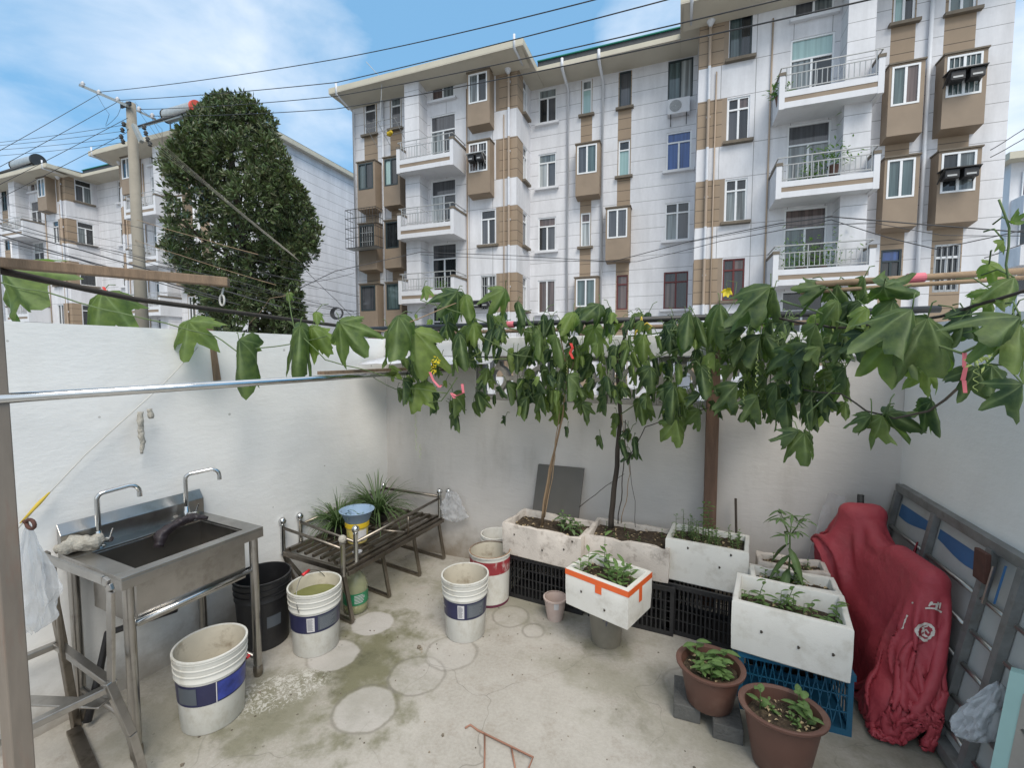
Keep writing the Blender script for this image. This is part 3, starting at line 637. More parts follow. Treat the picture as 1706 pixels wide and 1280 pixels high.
MB().tube([((ix0+ix1)/2, (iy0+iy1)/2, zb-.01), ((ix0+ix1)/2, (iy0+iy1)/2, zb-.1), (ix0-.02, .12, .4), (ix0-.03, .08, .2), (ix0, .02, .03)], .016, 8).build('drain_hose', M['black'], sk, smooth=True)
for x in (-.035, -Wd+.04):
    for y in (.035, L-.035):
        lg = MB().lathe([(.019, .06), (.021, .075), (.021, Hh-.055)], (x, y, 0), 20).build('leg', M['steel'], sk, smooth=True, auto=True)
        MB().lathe([(.018, 0), (.023, .012), (.024, .05), (.019, .062)], (x, y, 0), 20).build('foot', M['steeldk'], lg, smooth=True, auto=True)
MB().tube([(-.035, .055, .60), (-.035, L-.055, .60)], .012, 12).build('cross_rail', M['chrome'], sk, smooth=True)
MB().tube([(-.055, L-.035, .10), (-Wd+.06, L-.035, .10)], .012, 10).build('cross_rail', M['steel'], sk, smooth=True)
MB().tube([(-.055, .035, .16), (-Wd+.06, .035, .16)], .012, 10).build('cross_rail', M['steel'], sk, smooth=True)
def tap(x, y, hgt, lab_dir):
    tp = MB()
    tp.lathe([(.024, 0), (.024, .006), (.017, .01), (.016, .055), (.0125, .06), (.0125, .075), (.009, .08)], (x, y, Hh), 18)
    dx, dy = lab_dir; q = []
    q.append((x, y, Hh+.075)); q.append((x, y, Hh+hgt-.03))
    for k in range(1, 6):
        a = k/5*math.pi/2; q.append((x+dx*.03*(1-math.cos(a)), y+dy*.03*(1-math.cos(a)), Hh+hgt-.03+.03*math.sin(a)))
    q.append((x+dx*.12, y+dy*.12, Hh+hgt+.012))
    for k in range(1, 6):
        a = k/5*math.pi/2; q.append((x+dx*(.12+.04*math.sin(a)), y+dy*(.12+.04*math.sin(a)), Hh+hgt+.012-.04*(1-math.cos(a))))
    tp.tube(q, .0105, 12); e = q[-1]; tp.lathe([(.0115, -.022), (.0115, 0), (.009, .002)], (e[0], e[1], e[2]-.002), 14)
    o = tp.build('tap', M['chrome'], sk, smooth=True, auto=True)
    h = MB(); h.tube([(x, y, Hh+.035), (x+.035, y+.015, Hh+.035)], .009, 10); h.tube([(x+.035, y+.015, Hh+.035), (x+.055, y+.025, Hh+.037)], .013, 10); h.tube([(x+.05, y+.02, Hh+.045), (x+.06, y+.03, Hh+.09)], .003, 6)
    h.build('tap_handle', M['chrome'], o, smooth=True, auto=True)
tap(-Wd+.085, .12, .26, (.25, .97)); tap(-Wd+.085, L-.12, .26, (.55, .83))

def film_bag(name, label, top, wd, dp, ht, matl, seed=0, lean=(0, 0), cat='plastic bag', flare=.7):
    """thin film gathered at the top, falling in creases to a baggy bottom"""
    m = MB(); NU, NV = 72, 30; top = Vector(top)
    for j in range(NV+1):
        v = j/NV; wv = (.10+.9*min(1, v*1.6)**flare)*(1 if v < .85 else 1-((v-.85)/.15)**2*.75)
        for i in range(NU):
            a = 2*math.pi*i/NU; fold = math.sin(a*7+seed+v*2)*.20*(1-v*.7)+noise.noise(Vector((math.cos(a)*1.6+seed, math.sin(a)*1.6, v*3.4)))*.55+noise.noise(Vector((math.cos(a)*4+seed, math.sin(a)*4, v*9)))*.28
            rr = wv*(1+fold); jag = (noise.noise(Vector((math.cos(a)*3, math.sin(a)*3, seed)))*.06*ht if j == NV or j == 0 else 0)
            m.v.append(top+Vector((math.cos(a)*rr*wd/2*math.cos(YAW)-math.sin(a)*rr*dp/2*math.sin(YAW)+lean[0]*v, math.cos(a)*rr*wd/2*math.sin(YAW)+math.sin(a)*rr*dp/2*math.cos(YAW)+lean[1]*v, -ht*v+jag)))
    for j in range(NV):
        for i in range(NU): k = (i+1) % NU; m.f.append((j*NU+i, (j+1)*NU+i, (j+1)*NU+k, j*NU+k)); m.m.append(0)
    return tag(m.build(name, matl, smooth=False), label, cat)
# cloth lump helper: a noisy closed blob between points
def crumple(name, pts, radii, matl, seed=0, amp=.35, n=14, sub=5, smooth=True, flat=1.0, fq=38):
    m = MB(); P_ = []
    rr = []
    for i in range(len(pts)-1):
        for k in range(sub):
            f = k/sub; P_.append(Vector(pts[i]).lerp(Vector(pts[i+1]), f)); rr.append(radii[i]*(1-f)+radii[i+1]*f)
    P_.append(Vector(pts[-1])); rr.append(radii[-1]); m.tube(P_, rr, n)
    for i, v in enumerate(m.v):
        c = P_[min(i//n, len(P_)-1)]; d = v-c; q = v*fq+Vector((seed*3.1, seed, 0))
        m.v[i] = c+Vector((d.x, d.y, d.z*flat))*(1+amp*noise.noise(q)*2)
    return m.build(name, matl, smooth=smooth)
M['raglight'] = mat('pale grimy cloth', (.42, .40, .35), .9, var=.2, scale=30, dirt=(.16, .14, .11), dirt_amt=.6, dirt_scale=30, bump=.6, bscale=90)
M['ragdark'] = mat('wet black rubber', (.03, .022, .026), .45, var=.3, bump=.4, bscale=60)
M['clear'] = mat('clear plastic film', (.62, .63, .65), .25, alpha=.38, var=.1, bump=.4, bscale=30)
M['bagw'] = mat('thin white plastic film', (.78, .80, .82), .3, alpha=.42, var=.1, scale=14, trans=.1, bump=.7, bscale=22, stretch=(1.5, 1.5, .5))
M['milky'] = mat('milky plastic film', (.62, .66, .70), .25, alpha=.55, var=.08, trans=.2, bump=.5, bscale=14)
def on_sink(u, wv, z): # along, towards wall
    return Vector((-2.139, 1.118, 0))+Matrix.Rotation(-TH, 3, 'Z') @ Vector((-wv, u, z))
o = crumple('cleaning_rag', [on_sink(-.02, .53, .86), on_sink(.02, .50, .87), on_sink(.08, .46, .868), on_sink(.13, .46, .87)], [.02, .032, .036, .02], M['raglight'], 3, .42); tag(o, 'bundle of pale grimy rags on the left back corner of the sink', 'rag')
o = crumple('rubber_glove', [on_sink(.30, .34, .78), on_sink(.33, .37, .835), on_sink(.42, .39, .855), on_sink(.50, .40, .865), on_sink(.56, .37, .84)], [.022, .028, .028, .024, .01], M['ragdark'], 9, .3, flat=.8); tag(o, 'black rubber glove draped over the back edge of the sink bowl', 'glove')

# ------------------------------------------------------------------ stainless chair frame beside the sink
ch = thing('steel_chair_frame', 'seatless stainless steel chair frame standing left of the sink', 'chair frame', (-2.35, 1.0, 0))
fb = lambda name, pts, wd, ht, mm='steeldk': None
def flatbar(name, pts, wd, ht, mm, parent, up=(0, 0, 1)):
    m = MB()
    for a, b in zip(pts, pts[1:]): m.bar(a, b, wd, ht, up=up)
    return m.build(name, M[mm], parent, world=True, bevel=.003)
flatbar('back_rail', [(-2.52, 1.03, .905), (-2.06, 1.02, .885), (-2.03, 1.02, .875), (-2.02, 1.02, .85), (-2.07, 1.03, .47)], .035, .014, 'steel', ch, up=(0, 1, 0))
flatbar('leg', [(-2.07, 1.02, .47), (-2.02, 1.06, .24), (-2.0, 1.09, 0)], .03, .03, 'steel', ch, up=(0, 1, 0))
flatbar('leg', [(-2.55, 1.06, .90), (-2.6, 1.12, .44), (-2.62, 1.16, 0)], .03, .03, 'steeldk', ch, up=(0, 1, 0))
flatbar('leg', [(-2.14, .70, .44), (-2.12, .68, 0)], .028, .028, 'steeldk', ch)
flatbar('leg', [(-2.66, .74, .44), (-2.68, .72, 0)], .028, .028, 'steeldk', ch)
flatbar('back_spindle', [(-2.42, 1.03, .9), (-2.44, 1.05, .45)], .016, .016, 'steeldk', ch)
flatbar('seat_frame', [(-2.08, 1.03, .44), (-2.15, .70, .44), (-2.67, .75, .44), (-2.62, 1.11, .44), (-2.08, 1.04, .44)], .032, .026, 'steel', ch)
flatbar('base_bar', [(-2.6, 1.14, .012), (-2.2, 1.02, .012), (-1.98, .88, .012)], .05, .022, 'steeldk', ch)
flatbar('inner_brace', [(-2.5, .86, .40), (-2.06, 1.0, .40)], .05, .008, 'steel', ch)
# grey pipe stub and hose under the sink


# ------------------------------------------------------------------ bed frame used as a plant shelf
BD = rad(6)
bd = thing('bed_frame', 'rusty tubular steel bed frame used as a plant shelf in the left back corner', 'bed frame', (-1.98, 2.25, 0), -BD)
Zp = .385; Lb, Wb = 1.03, .60            # local: +y along the wall, -x towards it
m = MB()
for k in range(8):
    x = -.03-k*(Wb-.06)/7; m.box(x-.011, x+.011, .03, Lb, Zp-.012, Zp+.012)
for k in range(1, 7):
    pass
m.build('slats', M['steeldk'], bd, bevel=.003)
m = MB(); m.box(-.012, .012, 0, Lb+.02, Zp-.03, Zp+.0); m.box(-Wb-.012, -Wb+.012, 0, Lb+.02, Zp-.03, Zp+.0); m.box(-Wb+.012, -.012, -.012, .012, Zp-.04, Zp-.005); m.box(-Wb+.012, -.012, Lb-.0, Lb+.025, Zp-.04, Zp-.005); m.box(-Wb+.012, -.012, .34, .36, Zp-.035, Zp-.013); m.box(-Wb+.012, -.012, .68, .70, Zp-.035, Zp-.013)
m.box(.014, .03, .0, Lb+.02, Zp-.05, Zp-.02)
m.build('side_rails', M['steeldk'], bd, bevel=.003)
def knobpost(x, y, z0, z1, pale=False):
    p = MB().lathe([(.016, z0), (.016, z1-.05), (.019, z1-.045), (.012, z1-.04)], (x, y, 0), 14).build('post', M['steel' if pale else 'chrome'], bd, smooth=True, auto=True)
    MB().lathe([(.0, 0), (.012, .003), (.022, .014), (.026, .028), (.022, .042), (.012, .052), (0, .055)], (x, y, z1-.045), 16).build('knob', M['raglight' if pale else 'chrome'], p, smooth=True)
for x, y, z0, z1, pl_ in ((.0, -.02, .34, .60, True), (-.01, .10, .36, .62, False), (-Wb, .0, .36, .61, False), (-Wb, .14, .36, .60, False), (-Wb-.02, Lb, .38, .59, False), (.0, Lb, .38, .62, False), (.03, Lb+.09, .38, .60, False)): knobpost(x, y, z0, z1, pl_)
def rail(a, b, r=.010): MB().tube([a, b], r, 10).build('rail', M['steeldk'], bd, smooth=True)
rail((0, -.02, .52), (-Wb, 0, .545)); rail((-.01, .1, .515), (-Wb, .14, .54)); rail((.0, .1, .52), (0, Lb, .545), .011); rail((-Wb, .14, .52), (-Wb, Lb, .55)); rail((-Wb, Lb, .55), (0, Lb, .56), .012); rail((0, .62, Zp), (0, .62, .535), .008); rail((-.02, .62, Zp+.01), (-.35, .5, Zp+.02), .008)
for k, y in enumerate((.02, .37, .72, 1.05)):
    m = MB(); a = (-.01, y-.03, Zp-.03); b = (.02, y+.01, .015)
    m.bar(a, b, .026, .018); m.bar((.02, y+.01, .012), (-.5, y+.05, .012), .026, .02); m.bar((-.5, y+.05, .012), (-Wb+.02, y-.03, Zp-.03), .026, .018)
    m.build('leg_frame', M['steeldk'], bd, bevel=.003)
MB().bar((-Wb+.02, .01, Zp-.06), (-.2, .03, .05), .02, .015).bar((-.05, .01, Zp-.06), (-.45, .03, .08), .02, .015).build('cross_brace', M['steeldk'], bd)
def on_bed(x, y, z): return Vector((-1.98, 2.25, 0))+Matrix.Rotation(-BD, 3, 'Z') @ Vector((x, y, z))

# ------------------------------------------------------------------ buckets
def pail_profile(h, rb, rt, th=.0035, ribs=True):
    p = [(rb*.96, 0), (rb, .006)]
    if ribs:
        zr = h*.70; f = lambda z: rb+(rt-rb)*z/h
        p += [(f(zr), zr), (f(zr)+.006, zr+.003), (f(zr)+.006, zr+.008)]
        for k in range(3):
            z = zr+.012+k*(h-zr-.02)/3.0; q = (h-zr-.02)/3.0
            p += [(f(z)+.003, z), (f(z)+.003, z+q*.68), (f(z)+.008, z+q*.72), (f(z)+.008, z+q*.86), (f(z)+.003, z+q*.9)]
        p += [(rt+.006, h-.008), (rt+.006, h-.001), (rt+.002, h), (rt-.003, h), (rt-.004, h-.004)]
    else: p += [(rt, h-.012), (rt+.006, h-.01), (rt+.006, h-.001), (rt+.002, h), (rt-.004, h)]
    return p
def arc_band(m, c, r0, r1, z0, z1, a0, a1, mi=0, n=24):
    vs = []
    for k in range(n+1):
        a = a0+(a1-a0)*k/n; vs += [(c[0]+r0*math.cos(a), c[1]+r0*math.sin(a), z0), (c[0]+r1*math.cos(a), c[1]+r1*math.sin(a), z1)]
    m.add(vs, [(2*k, 2*k+2, 2*k+3, 2*k+1) for k in range(n)], mi)
def bucket(name, label, loc, h, rb, rt, style, fill=None, group=None, sx=1, tilt=0, mats=None):
    t = thing(name, label, 'bucket', loc, 0, group)
    mo, mi = mats or (M['pailw'], M['pailin'])
    body = MB(); prof = pail_profile(h, rb, rt, ribs=style != 'plain'); body.lathe(prof, n=48, caps=(True, False))
    inner = [(rt-.004, h-.004), (rb-.004+(rt-rb)*.05, .008), (0, .006)]
    k0 = len(body.v); body.lathe([(inner[1][0], inner[1][1]), (inner[0][0], inner[0][1])], n=48, m=1, caps=(True, False))
    body.build('body', [mo, mi], t, smooth=True, auto=True)
    f = lambda z: rb+(rt-rb)*z/h
    return t, f
vis = math.atan2   # direction towards the camera from a point
def todir(loc): return math.atan2(-loc[1], -loc[0])
def handle(t, r, z, ang, tiltd, h, mat_=None, grip=None, gpos=.5, ext=1.0):
    """wire bail pivoting at +-ang; tiltd: 0 upright .. 1.57 lying"""
    q = []; a = Vector((math.cos(ang), math.sin(ang), 0)); pdir = Vector((-a.y, a.x, 0))
    for k in range(17):
        u = math.pi*k/16; q.append(a*math.cos(u)*(r+.008)+(Vector((0, 0, 1))*math.cos(tiltd)+pdir*math.sin(tiltd))*math.sin(u)*(r*ext)+Vector((0, 0, z)))
    o = MB().tube(q, .0022, 6).build('handle', M['wire'], t, smooth=True)
    if grip:
        i = int(gpos*16); MB().tube([q[i-1], q[i+1]], .009, 8).build('grip', M[grip], o, smooth=True)
    return o
BK = 'white paint pails with a navy label band'
def paint_pail(name, label, loc, h=.385, rb=.128, rt=.146, water=None, labels=True, var=0):
    t, f = bucket(name, label, loc, h, rb, rt, 'ribs', group=BK)
    m = MB(); e = .0015; z0, z1 = h*.40, h*.675
    m = MB(); arc_band(m, (0, 0), f(z0)+e, f(z1)+e, z0, z1, 0, 2*math.pi, 0, 60)
    lb = m.build('label_band', M['navy'], t, smooth=True)
    d = todir(loc); m = MB(); e = .0030
    def patch(a0, a1, za, zb_, mt, nm, e=e):
        q = MB(); arc_band(q, (0, 0), f(za)+e, f(zb_)+e, za, zb_, d+a0, d+a1, 0, 14); q.build(nm, M[mt], lb, smooth=True)
    if var == 0:
        patch(-.35, -.05, z0+.010, z1-.012, 'paper', 'ingredient_panel'); patch(.08, .95, z0+.012, z1-.008, 'grlab', 'text_panel')
        q = MB()
        for k in range(11):
            zz = z1-.022-k*.0065; arc_band(q, (0, 0), f(zz)+.0042, f(zz)+.0042, zz, zz+.0022, d-.32, d-.10-R.random()*.08, 0, 6)
        for k in range(11):
            zz = z1-.022-k*.0065; arc_band(q, (0, 0), f(zz)+.0042, f(zz)+.0042, zz, zz+.002, d+.14, d+.86-R.random()*.25, 2, 8)
        q.build('small_print', [M['ink'], M['navy'], M['prt']], lb)
    else:
        patch(-1.1, -.45, z0+.012, z1-.01, 'grlab', 'text_panel'); patch(.13, 1.25, z0+.008, z1-.004, 'blulab', 'picture_panel'); patch(.09, .115, z0, z1, 'paper', 'divider', .0036)
    MB().lathe([(0, h*.05), (f(h*.05)-.006, h*.05)], n=40, caps=(False, False)).build('residue', M['pailin'], t)
    if water:
        wm = mat('green rain water', (.17, .18, .06), .12, var=.2, scale=4, spec=.3)
        MB().lathe([(0, h*water), (f(h*water)-.0045, h*water)], n=44, caps=(False, False)).build('rain_water', wm, t)
    return t, f
t, f = paint_pail('paint_pail', 'white paint pail with bright blue label panel, under the front edge of the sink', (-2.09, 1.44, 0), .37, .13, .150, var=1)
handle(t, .150, .28, todir((-2.09, 1.44))+1.15, 2.25, .37, grip='redpl', gpos=.16)
t, f = paint_pail('paint_pail', 'white paint pail full of greenish rain water, by the near end of the bed frame', (-2.02, 2.03, 0), .385, .128, .146, water=.80)
handle(t, .146, .29, todir((-2.02, 2.03))-.6, -.35, .385, grip='redpl', gpos=.55, ext=1.15)
t, f = paint_pail('paint_pail', 'empty white paint pail standing alone in the middle of the yard floor', (-1.23, 2.46, 0), .385, .122, .143)
handle(t, .143, .25, todir((-1.23, 2.46))-1.3, 2.6, .385, ext=.75)
# red and white pail
t, f = bucket('paint_pail', 'rusty rimmed pail with a torn red label, behind the lone white pail', (-1.24, 2.88, 0), .36, .135, .145, 'plain', mats=(M['pailw'], M['pailin']))
M['redlab'] = mat('torn red label', (.30, .035, .045), .5, var=.25, scale=12, dirt=(.55, .50, .48), dirt_amt=.95, dirt_scale=26, stretch=(1, 1, .5))
q = MB(); arc_band(q, (0, 0), f(.24)+.001, f(.33)+.001, .235, .325, 0, 2*math.pi, 0, 48); q.build('label_band', M['redlab'], t, smooth=True)
q = MB(); arc_band(q, (0, 0), f(0)+.0015, f(.02)+.0015, .003, .02, 0, 2*math.pi, 0, 48); q.build('base_ring', mat('maroon drips', (.12, .02, .05), .5), t, smooth=True)
MB().lathe([(0, .07), (f(.07)-.006, .07)], n=36, caps=(False, False)).build('mud', M['soil'], t)
MB().lathe([(f(.35)+.002, .352), (f(.35)+.006, .357), (f(.36)+.003, .3625), (f(.35)-.004, .362)], n=48, caps=(False, False)).build('rusty_rim', mat('rusty rim', (.26, .17, .11), .7, dirt=(.09, .05, .03), dirt_amt=.8, dirt_scale=30), t, smooth=True)
handle(t, .146, .28, todir((-1.24, 2.88))+1.25, 2.1, .36)
# pale pail at the wall
t, f = bucket('paint_pail', 'pale translucent pail against the back wall, left of the first foam planter', (-1.33, 3.22, 0), .34, .105, .12, 'ribs', mats=(M['foam'], M['foam']))
# black drum behind the sink
t, f = bucket('black_bin', 'large black plastic bin between the sink and the bed frame', (-2.36, 1.96, 0), .42, .135, .155, 'ribs', mats=(M['black'], M['black'])); t['category'] = 'bin'
d = todir((-2.36, 1.96)); q = MB(); arc_band(q, (0, 0), f(.15)+.002, f(.22)+.002, .14, .21, d+.1, d+.65, 0, 8); q.build('torn_sticker', M['grlab'], t)
# pinkish cup
M['pinkp'] = mat('pinkish plastic', (.50, .40, .36), .5, var=.1, dirt=(.6, .56, .52), dirt_amt=.4, dirt_scale=10)
t, f = bucket('plastic_cup', 'small pinkish plastic tub with a paint splash, on the floor before the black crate', (-.735, 2.80, 0), .15, .052, .073, 'plain', mats=(M['pinkp'], M['pinkp'])); t['category'] = 'tub'
d = todir((-.735, 2.8)); q = MB(); arc_band(q, (0, 0), f(.10)+.001, f(.15)+.001, .095, .142, d-.1, d+.35, 0, 6); q.build('paint_splash', M['paper'], t)
# olive steel-coloured bucket
M['olive'] = mat('muddy grey plastic', (.22, .205, .17), .4, var=.15, scale=5, dirt=(.10, .09, .07), dirt_amt=.5)
t, f = bucket('grey_bucket', 'muddy grey bucket holding up the foam box with orange tape', (-.38, 2.68, 0), .285, .088, .115, 'ribs', mats=(M['olive'], M['olive']))
d = todir((-.38, 2.68)); q = MB()
for a, za, zb_, wd_ in ((.02, .17, .215, .05), (.0, .155, .19, .035), (-.14, .185, .20, .05), (.2, .185, .20, .05), (.36, .18, .205, .05)): arc_band(q, (0, 0), f(za)+.0015, f(zb_)+.0015, za, zb_, d+a-wd_, d+a+wd_, 0, 4)
q.build('black_marks', M['ink'], t)
# yellow tub with blue basin on the bed
p = on_bed(-.23, .33, Zp+.014)
M['yel'] = mat('yellow plastic', (.60, .42, .02), .4, var=.08); M['yelp'] = mat('pale yellow label', (.62, .52, .16), .5, var=.2, scale=14, dirt=(.5, .2, .2), dirt_amt=.4, dirt_scale=16)
t = thing('yellow_tub', 'yellow plastic tub with printed label on the bed frame slats, under the blue basin', 'tub', p)
b_ = MB().lathe([(.068, 0), (.070, .004), (.078, .125), (.078, .128)], n=32); b_.build('body', M['yelp'], t, smooth=True, auto=True)
MB().lathe([(.0785, .115), (.085, .116), (.085, .145), (.082, .148), (0, .147)], n=32).build('lid', M['yel'], t, smooth=True, auto=True)
d = todir(p); q = MB(); arc_band(q, (0, 0), .0755, .0785, .02, .10, d-.2, d+.9, 0, 10); q.build('label', M['paper'], t, smooth=True)
q = MB(); arc_band(q, (0, 0), .0770, .0775, .03, .042, d+.1, d+.5, 0, 6); q.build('label_print', M['ink'], t)
M['pblue'] = mat('pale blue plastic', (.25, .36, .50), .4, var=.06)
tag(MB().lathe([(.080, .0), (.084, .004), (.112, .075), (.124, .080), (.124, .085), (.110, .081), (.080, .006), (0, .005)], (p.x, p.y, p.z+.149), 36).build('plastic_basin', M['pblue'], smooth=True), 'pale blue plastic basin stacked on the yellow tub', 'basin')
p2 = on_bed(-.06, .16, Zp+.014)
tag(MB().lathe([(.02, 0), (.03, .018), (.033, .02), (.03, .019), (.018, .004), (0, .003)], p2, 20).build('small_dish', M['paper'], smooth=True), 'small white dish on the near edge of the bed frame', 'dish')
# oil bottle
M['pet'] = mat('clear yellowish plastic', (.40, .42, .26), .15, alpha=.55, var=.1); M['grn'] = mat('green printed label', (.02, .20, .09), .4, var=.3, scale=25)
t = thing('plastic_bottle', 'large clear plastic bottle with green label under the near end of the bed frame', 'bottle', (-2.05, 2.42, 0))
MB().lathe([(.07, 0), (.08, .01), (.082, .05), (.078, .10), (.082, .15), (.08, .19), (.065, .235), (.035, .275), (.026, .285), (.026, .31)], n=30).build('body', M['pet'], t, smooth=True)
MB().lathe([(.03, .305), (.03, .335), (.028, .338), (0, .338)], n=20).build('cap', M['grn'], t, smooth=True, auto=True)
q = MB(); arc_band(q, (0, 0), .0835, .084, .07, .15, 0, 2*math.pi, 0, 30); q.build('label', M['grn'], t, smooth=True)
q = MB(); d = todir((-2.05, 2.42))
for k in range(6): arc_band(q, (0, 0), .0855, .0855, .085+k*.010, .089+k*.010, d-.1, d+.5+R.random()*.3, 0, 6)
q.build('label_print', M['paper'], t)
tag(MB().lathe([(0, .012), (.074, .012), (.076, .06), (.0, .0605)], (-2.05, 2.42, 0), 24).build('old_oil', mat('yellow oil', (.25, .22, .05), .1, alpha=.8), smooth=True), 'yellow liquid standing in the bottom of the clear bottle', 'oil')

# ------------------------------------------------------------------ foliage helpers
def leaf_mat(name, c0, c1, vein=(.20, .32, .12), transl=.28, rough=.5, dead=None):
    m, nt, b = new_mat(name)
    at = N(nt, 'ShaderNodeAttribute', attribute_name='tone'); av = N(nt, 'ShaderNodeAttribute', attribute_name='vein')
    g = N(nt, 'ShaderNodeNewGeometry')
    n1 = N(nt, 'ShaderNodeTexNoise'); n1.inputs['Scale'].default_value = 25; n1.inputs['Detail'].default_value = 5; nt.links.new(g.outputs['Position'], n1.inputs['Vector'])
    f = math_n(nt, 'ADD', at.outputs['Fac'], math_n(nt, 'MULTIPLY', math_n(nt, 'SUBTRACT', n1.outputs[0], .5), .9), clamp=True)
    m1 = N(nt, 'ShaderNodeMix', data_type='RGBA'); m1.inputs[6].default_value = (*c0, 1); m1.inputs[7].default_value = (*c1, 1); nt.links.new(f, m1.inputs[0])
    m2 = N(nt, 'ShaderNodeMix', data_type='RGBA'); m2.inputs[7].default_value = (*vein, 1); nt.links.new(m1.outputs[2], m2.inputs[6]); nt.links.new(math_n(nt, 'MULTIPLY', av.outputs['Fac'], .6), m2.inputs[0])
    # paler underside
    m3 = N(nt, 'ShaderNodeMix', data_type='RGBA'); m3.inputs[7].default_value = (.13, .20, .075, 1); nt.links.new(m2.outputs[2], m3.inputs[6]); nt.links.new(math_n(nt, 'MULTIPLY', g.outputs['Backfacing'], .5), m3.inputs[0])
    nt.links.new(m3.outputs[2], b.inputs['Base Color']); b.inputs['Roughness'].default_value = rough; b.inputs['Specular IOR Level'].default_value = .35
    tr = N(nt, 'ShaderNodeBsdfTranslucent'); sc2 = N(nt, 'ShaderNodeVectorMath', operation='MULTIPLY'); sc2.inputs[1].default_value = (1.5, 1.9, .6); nt.links.new(m3.outputs[2], sc2.inputs[0]); nt.links.new(sc2.outputs[0], tr.inputs[0])
    ms = N(nt, 'ShaderNodeMixShader'); ms.inputs[0].default_value = transl
    o = nt.nodes['Material Output']; nt.links.new(b.outputs[0], ms.inputs[1]); nt.links.new(tr.outputs[0], ms.inputs[2]); nt.links.new(ms.outputs[0], o.inputs[0])
    bp = N(nt, 'ShaderNodeBump'); bp.inputs['Strength'].default_value = .35; bp.inputs['Distance'].default_value = .004
    n2 = N(nt, 'ShaderNodeTexNoise'); n2.inputs['Scale'].default_value = 120; nt.links.new(g.outputs['Position'], n2.inputs['Vector']); nt.links.new(n2.outputs[0], bp.inputs['Height']); nt.links.new(bp.outputs[0], b.inputs['Normal'])
    return m
M['vine'] = leaf_mat('vine leaf', (.030, .060, .028), (.20, .27, .07), vein=(.27, .34, .17), transl=.36, rough=.62)
M['herb'] = leaf_mat('seedling leaf', (.045, .10, .025), (.15, .26, .07), transl=.3)
M['herbdk'] = leaf_mat('dark seedling leaf', (.012, .032, .014), (.035, .075, .028), transl=.15)
M['strap'] = leaf_mat('strap leaf', (.014, .035, .016), (.05, .085, .035), transl=.12)
M['tree'] = leaf_mat('glossy tree leaf', (.016, .026, .014), (.115, .115, .055), transl=.06, rough=.32)
M['stem'] = mat('green vine stem', (.10, .15, .05), .7, var=.3, scale=20); M['dry'] = mat('dry tan stem', (.30, .21, .13), .85, var=.35, scale=20, dirt=(.12, .08, .05), dirt_amt=.6, dirt_scale=20)
M['bark'] = mat('dark bark', (.05, .04, .032), .9, var=.3)
M['tendril'] = mat('pale tendril', (.32, .40, .12), .6); M['fly'] = mat('yellow flower', (.75, .60, .03), .6); M['pinkr'] = mat('pink ribbon', (.62, .16, .20), .7); M['redr'] = mat('red ribbon', (.6, .05, .04), .7); M['yelr'] = mat('yellow tie', (.55, .40, .05), .7)
class LB(MB):
    """foliage mesh with two point attributes"""
    def __init__(s): super().__init__(); s.tone = []; s.vein = []
    def pad(s, tone=.4, vein=0):
        while len(s.tone) < len(s.v): s.tone.append(tone); s.vein.append(vein)
    def build(s, *a, **k):
        s.pad(); o = super().build(*a, **k)
        for nm, arr in (('tone', s.tone), ('vein', s.vein)):
            at = o.data.attributes.new(nm, 'FLOAT', 'POINT'); at.data.foreach_set('value', arr)
        return o
LOBES = [(0, 1.0), (7, .84), (13, .78), (21, .60), (29, .52), (38, .68), (46, .76), (54, .92), (61, .74), (70, .60), (80, .44), (90, .52), (104, .60), (114, .70), (124, .56), (140, .50), (155, .46), (168, .36), (180, .10)]
def lobe_r(a, rnd):
    a = abs(a)
    for (a0, r0), (a1, r1) in zip(LOBES, LOBES[1:]):
        if a <= a1: return r0+(r1-r0)*(a-a0)/(a1-a0)
    return .1
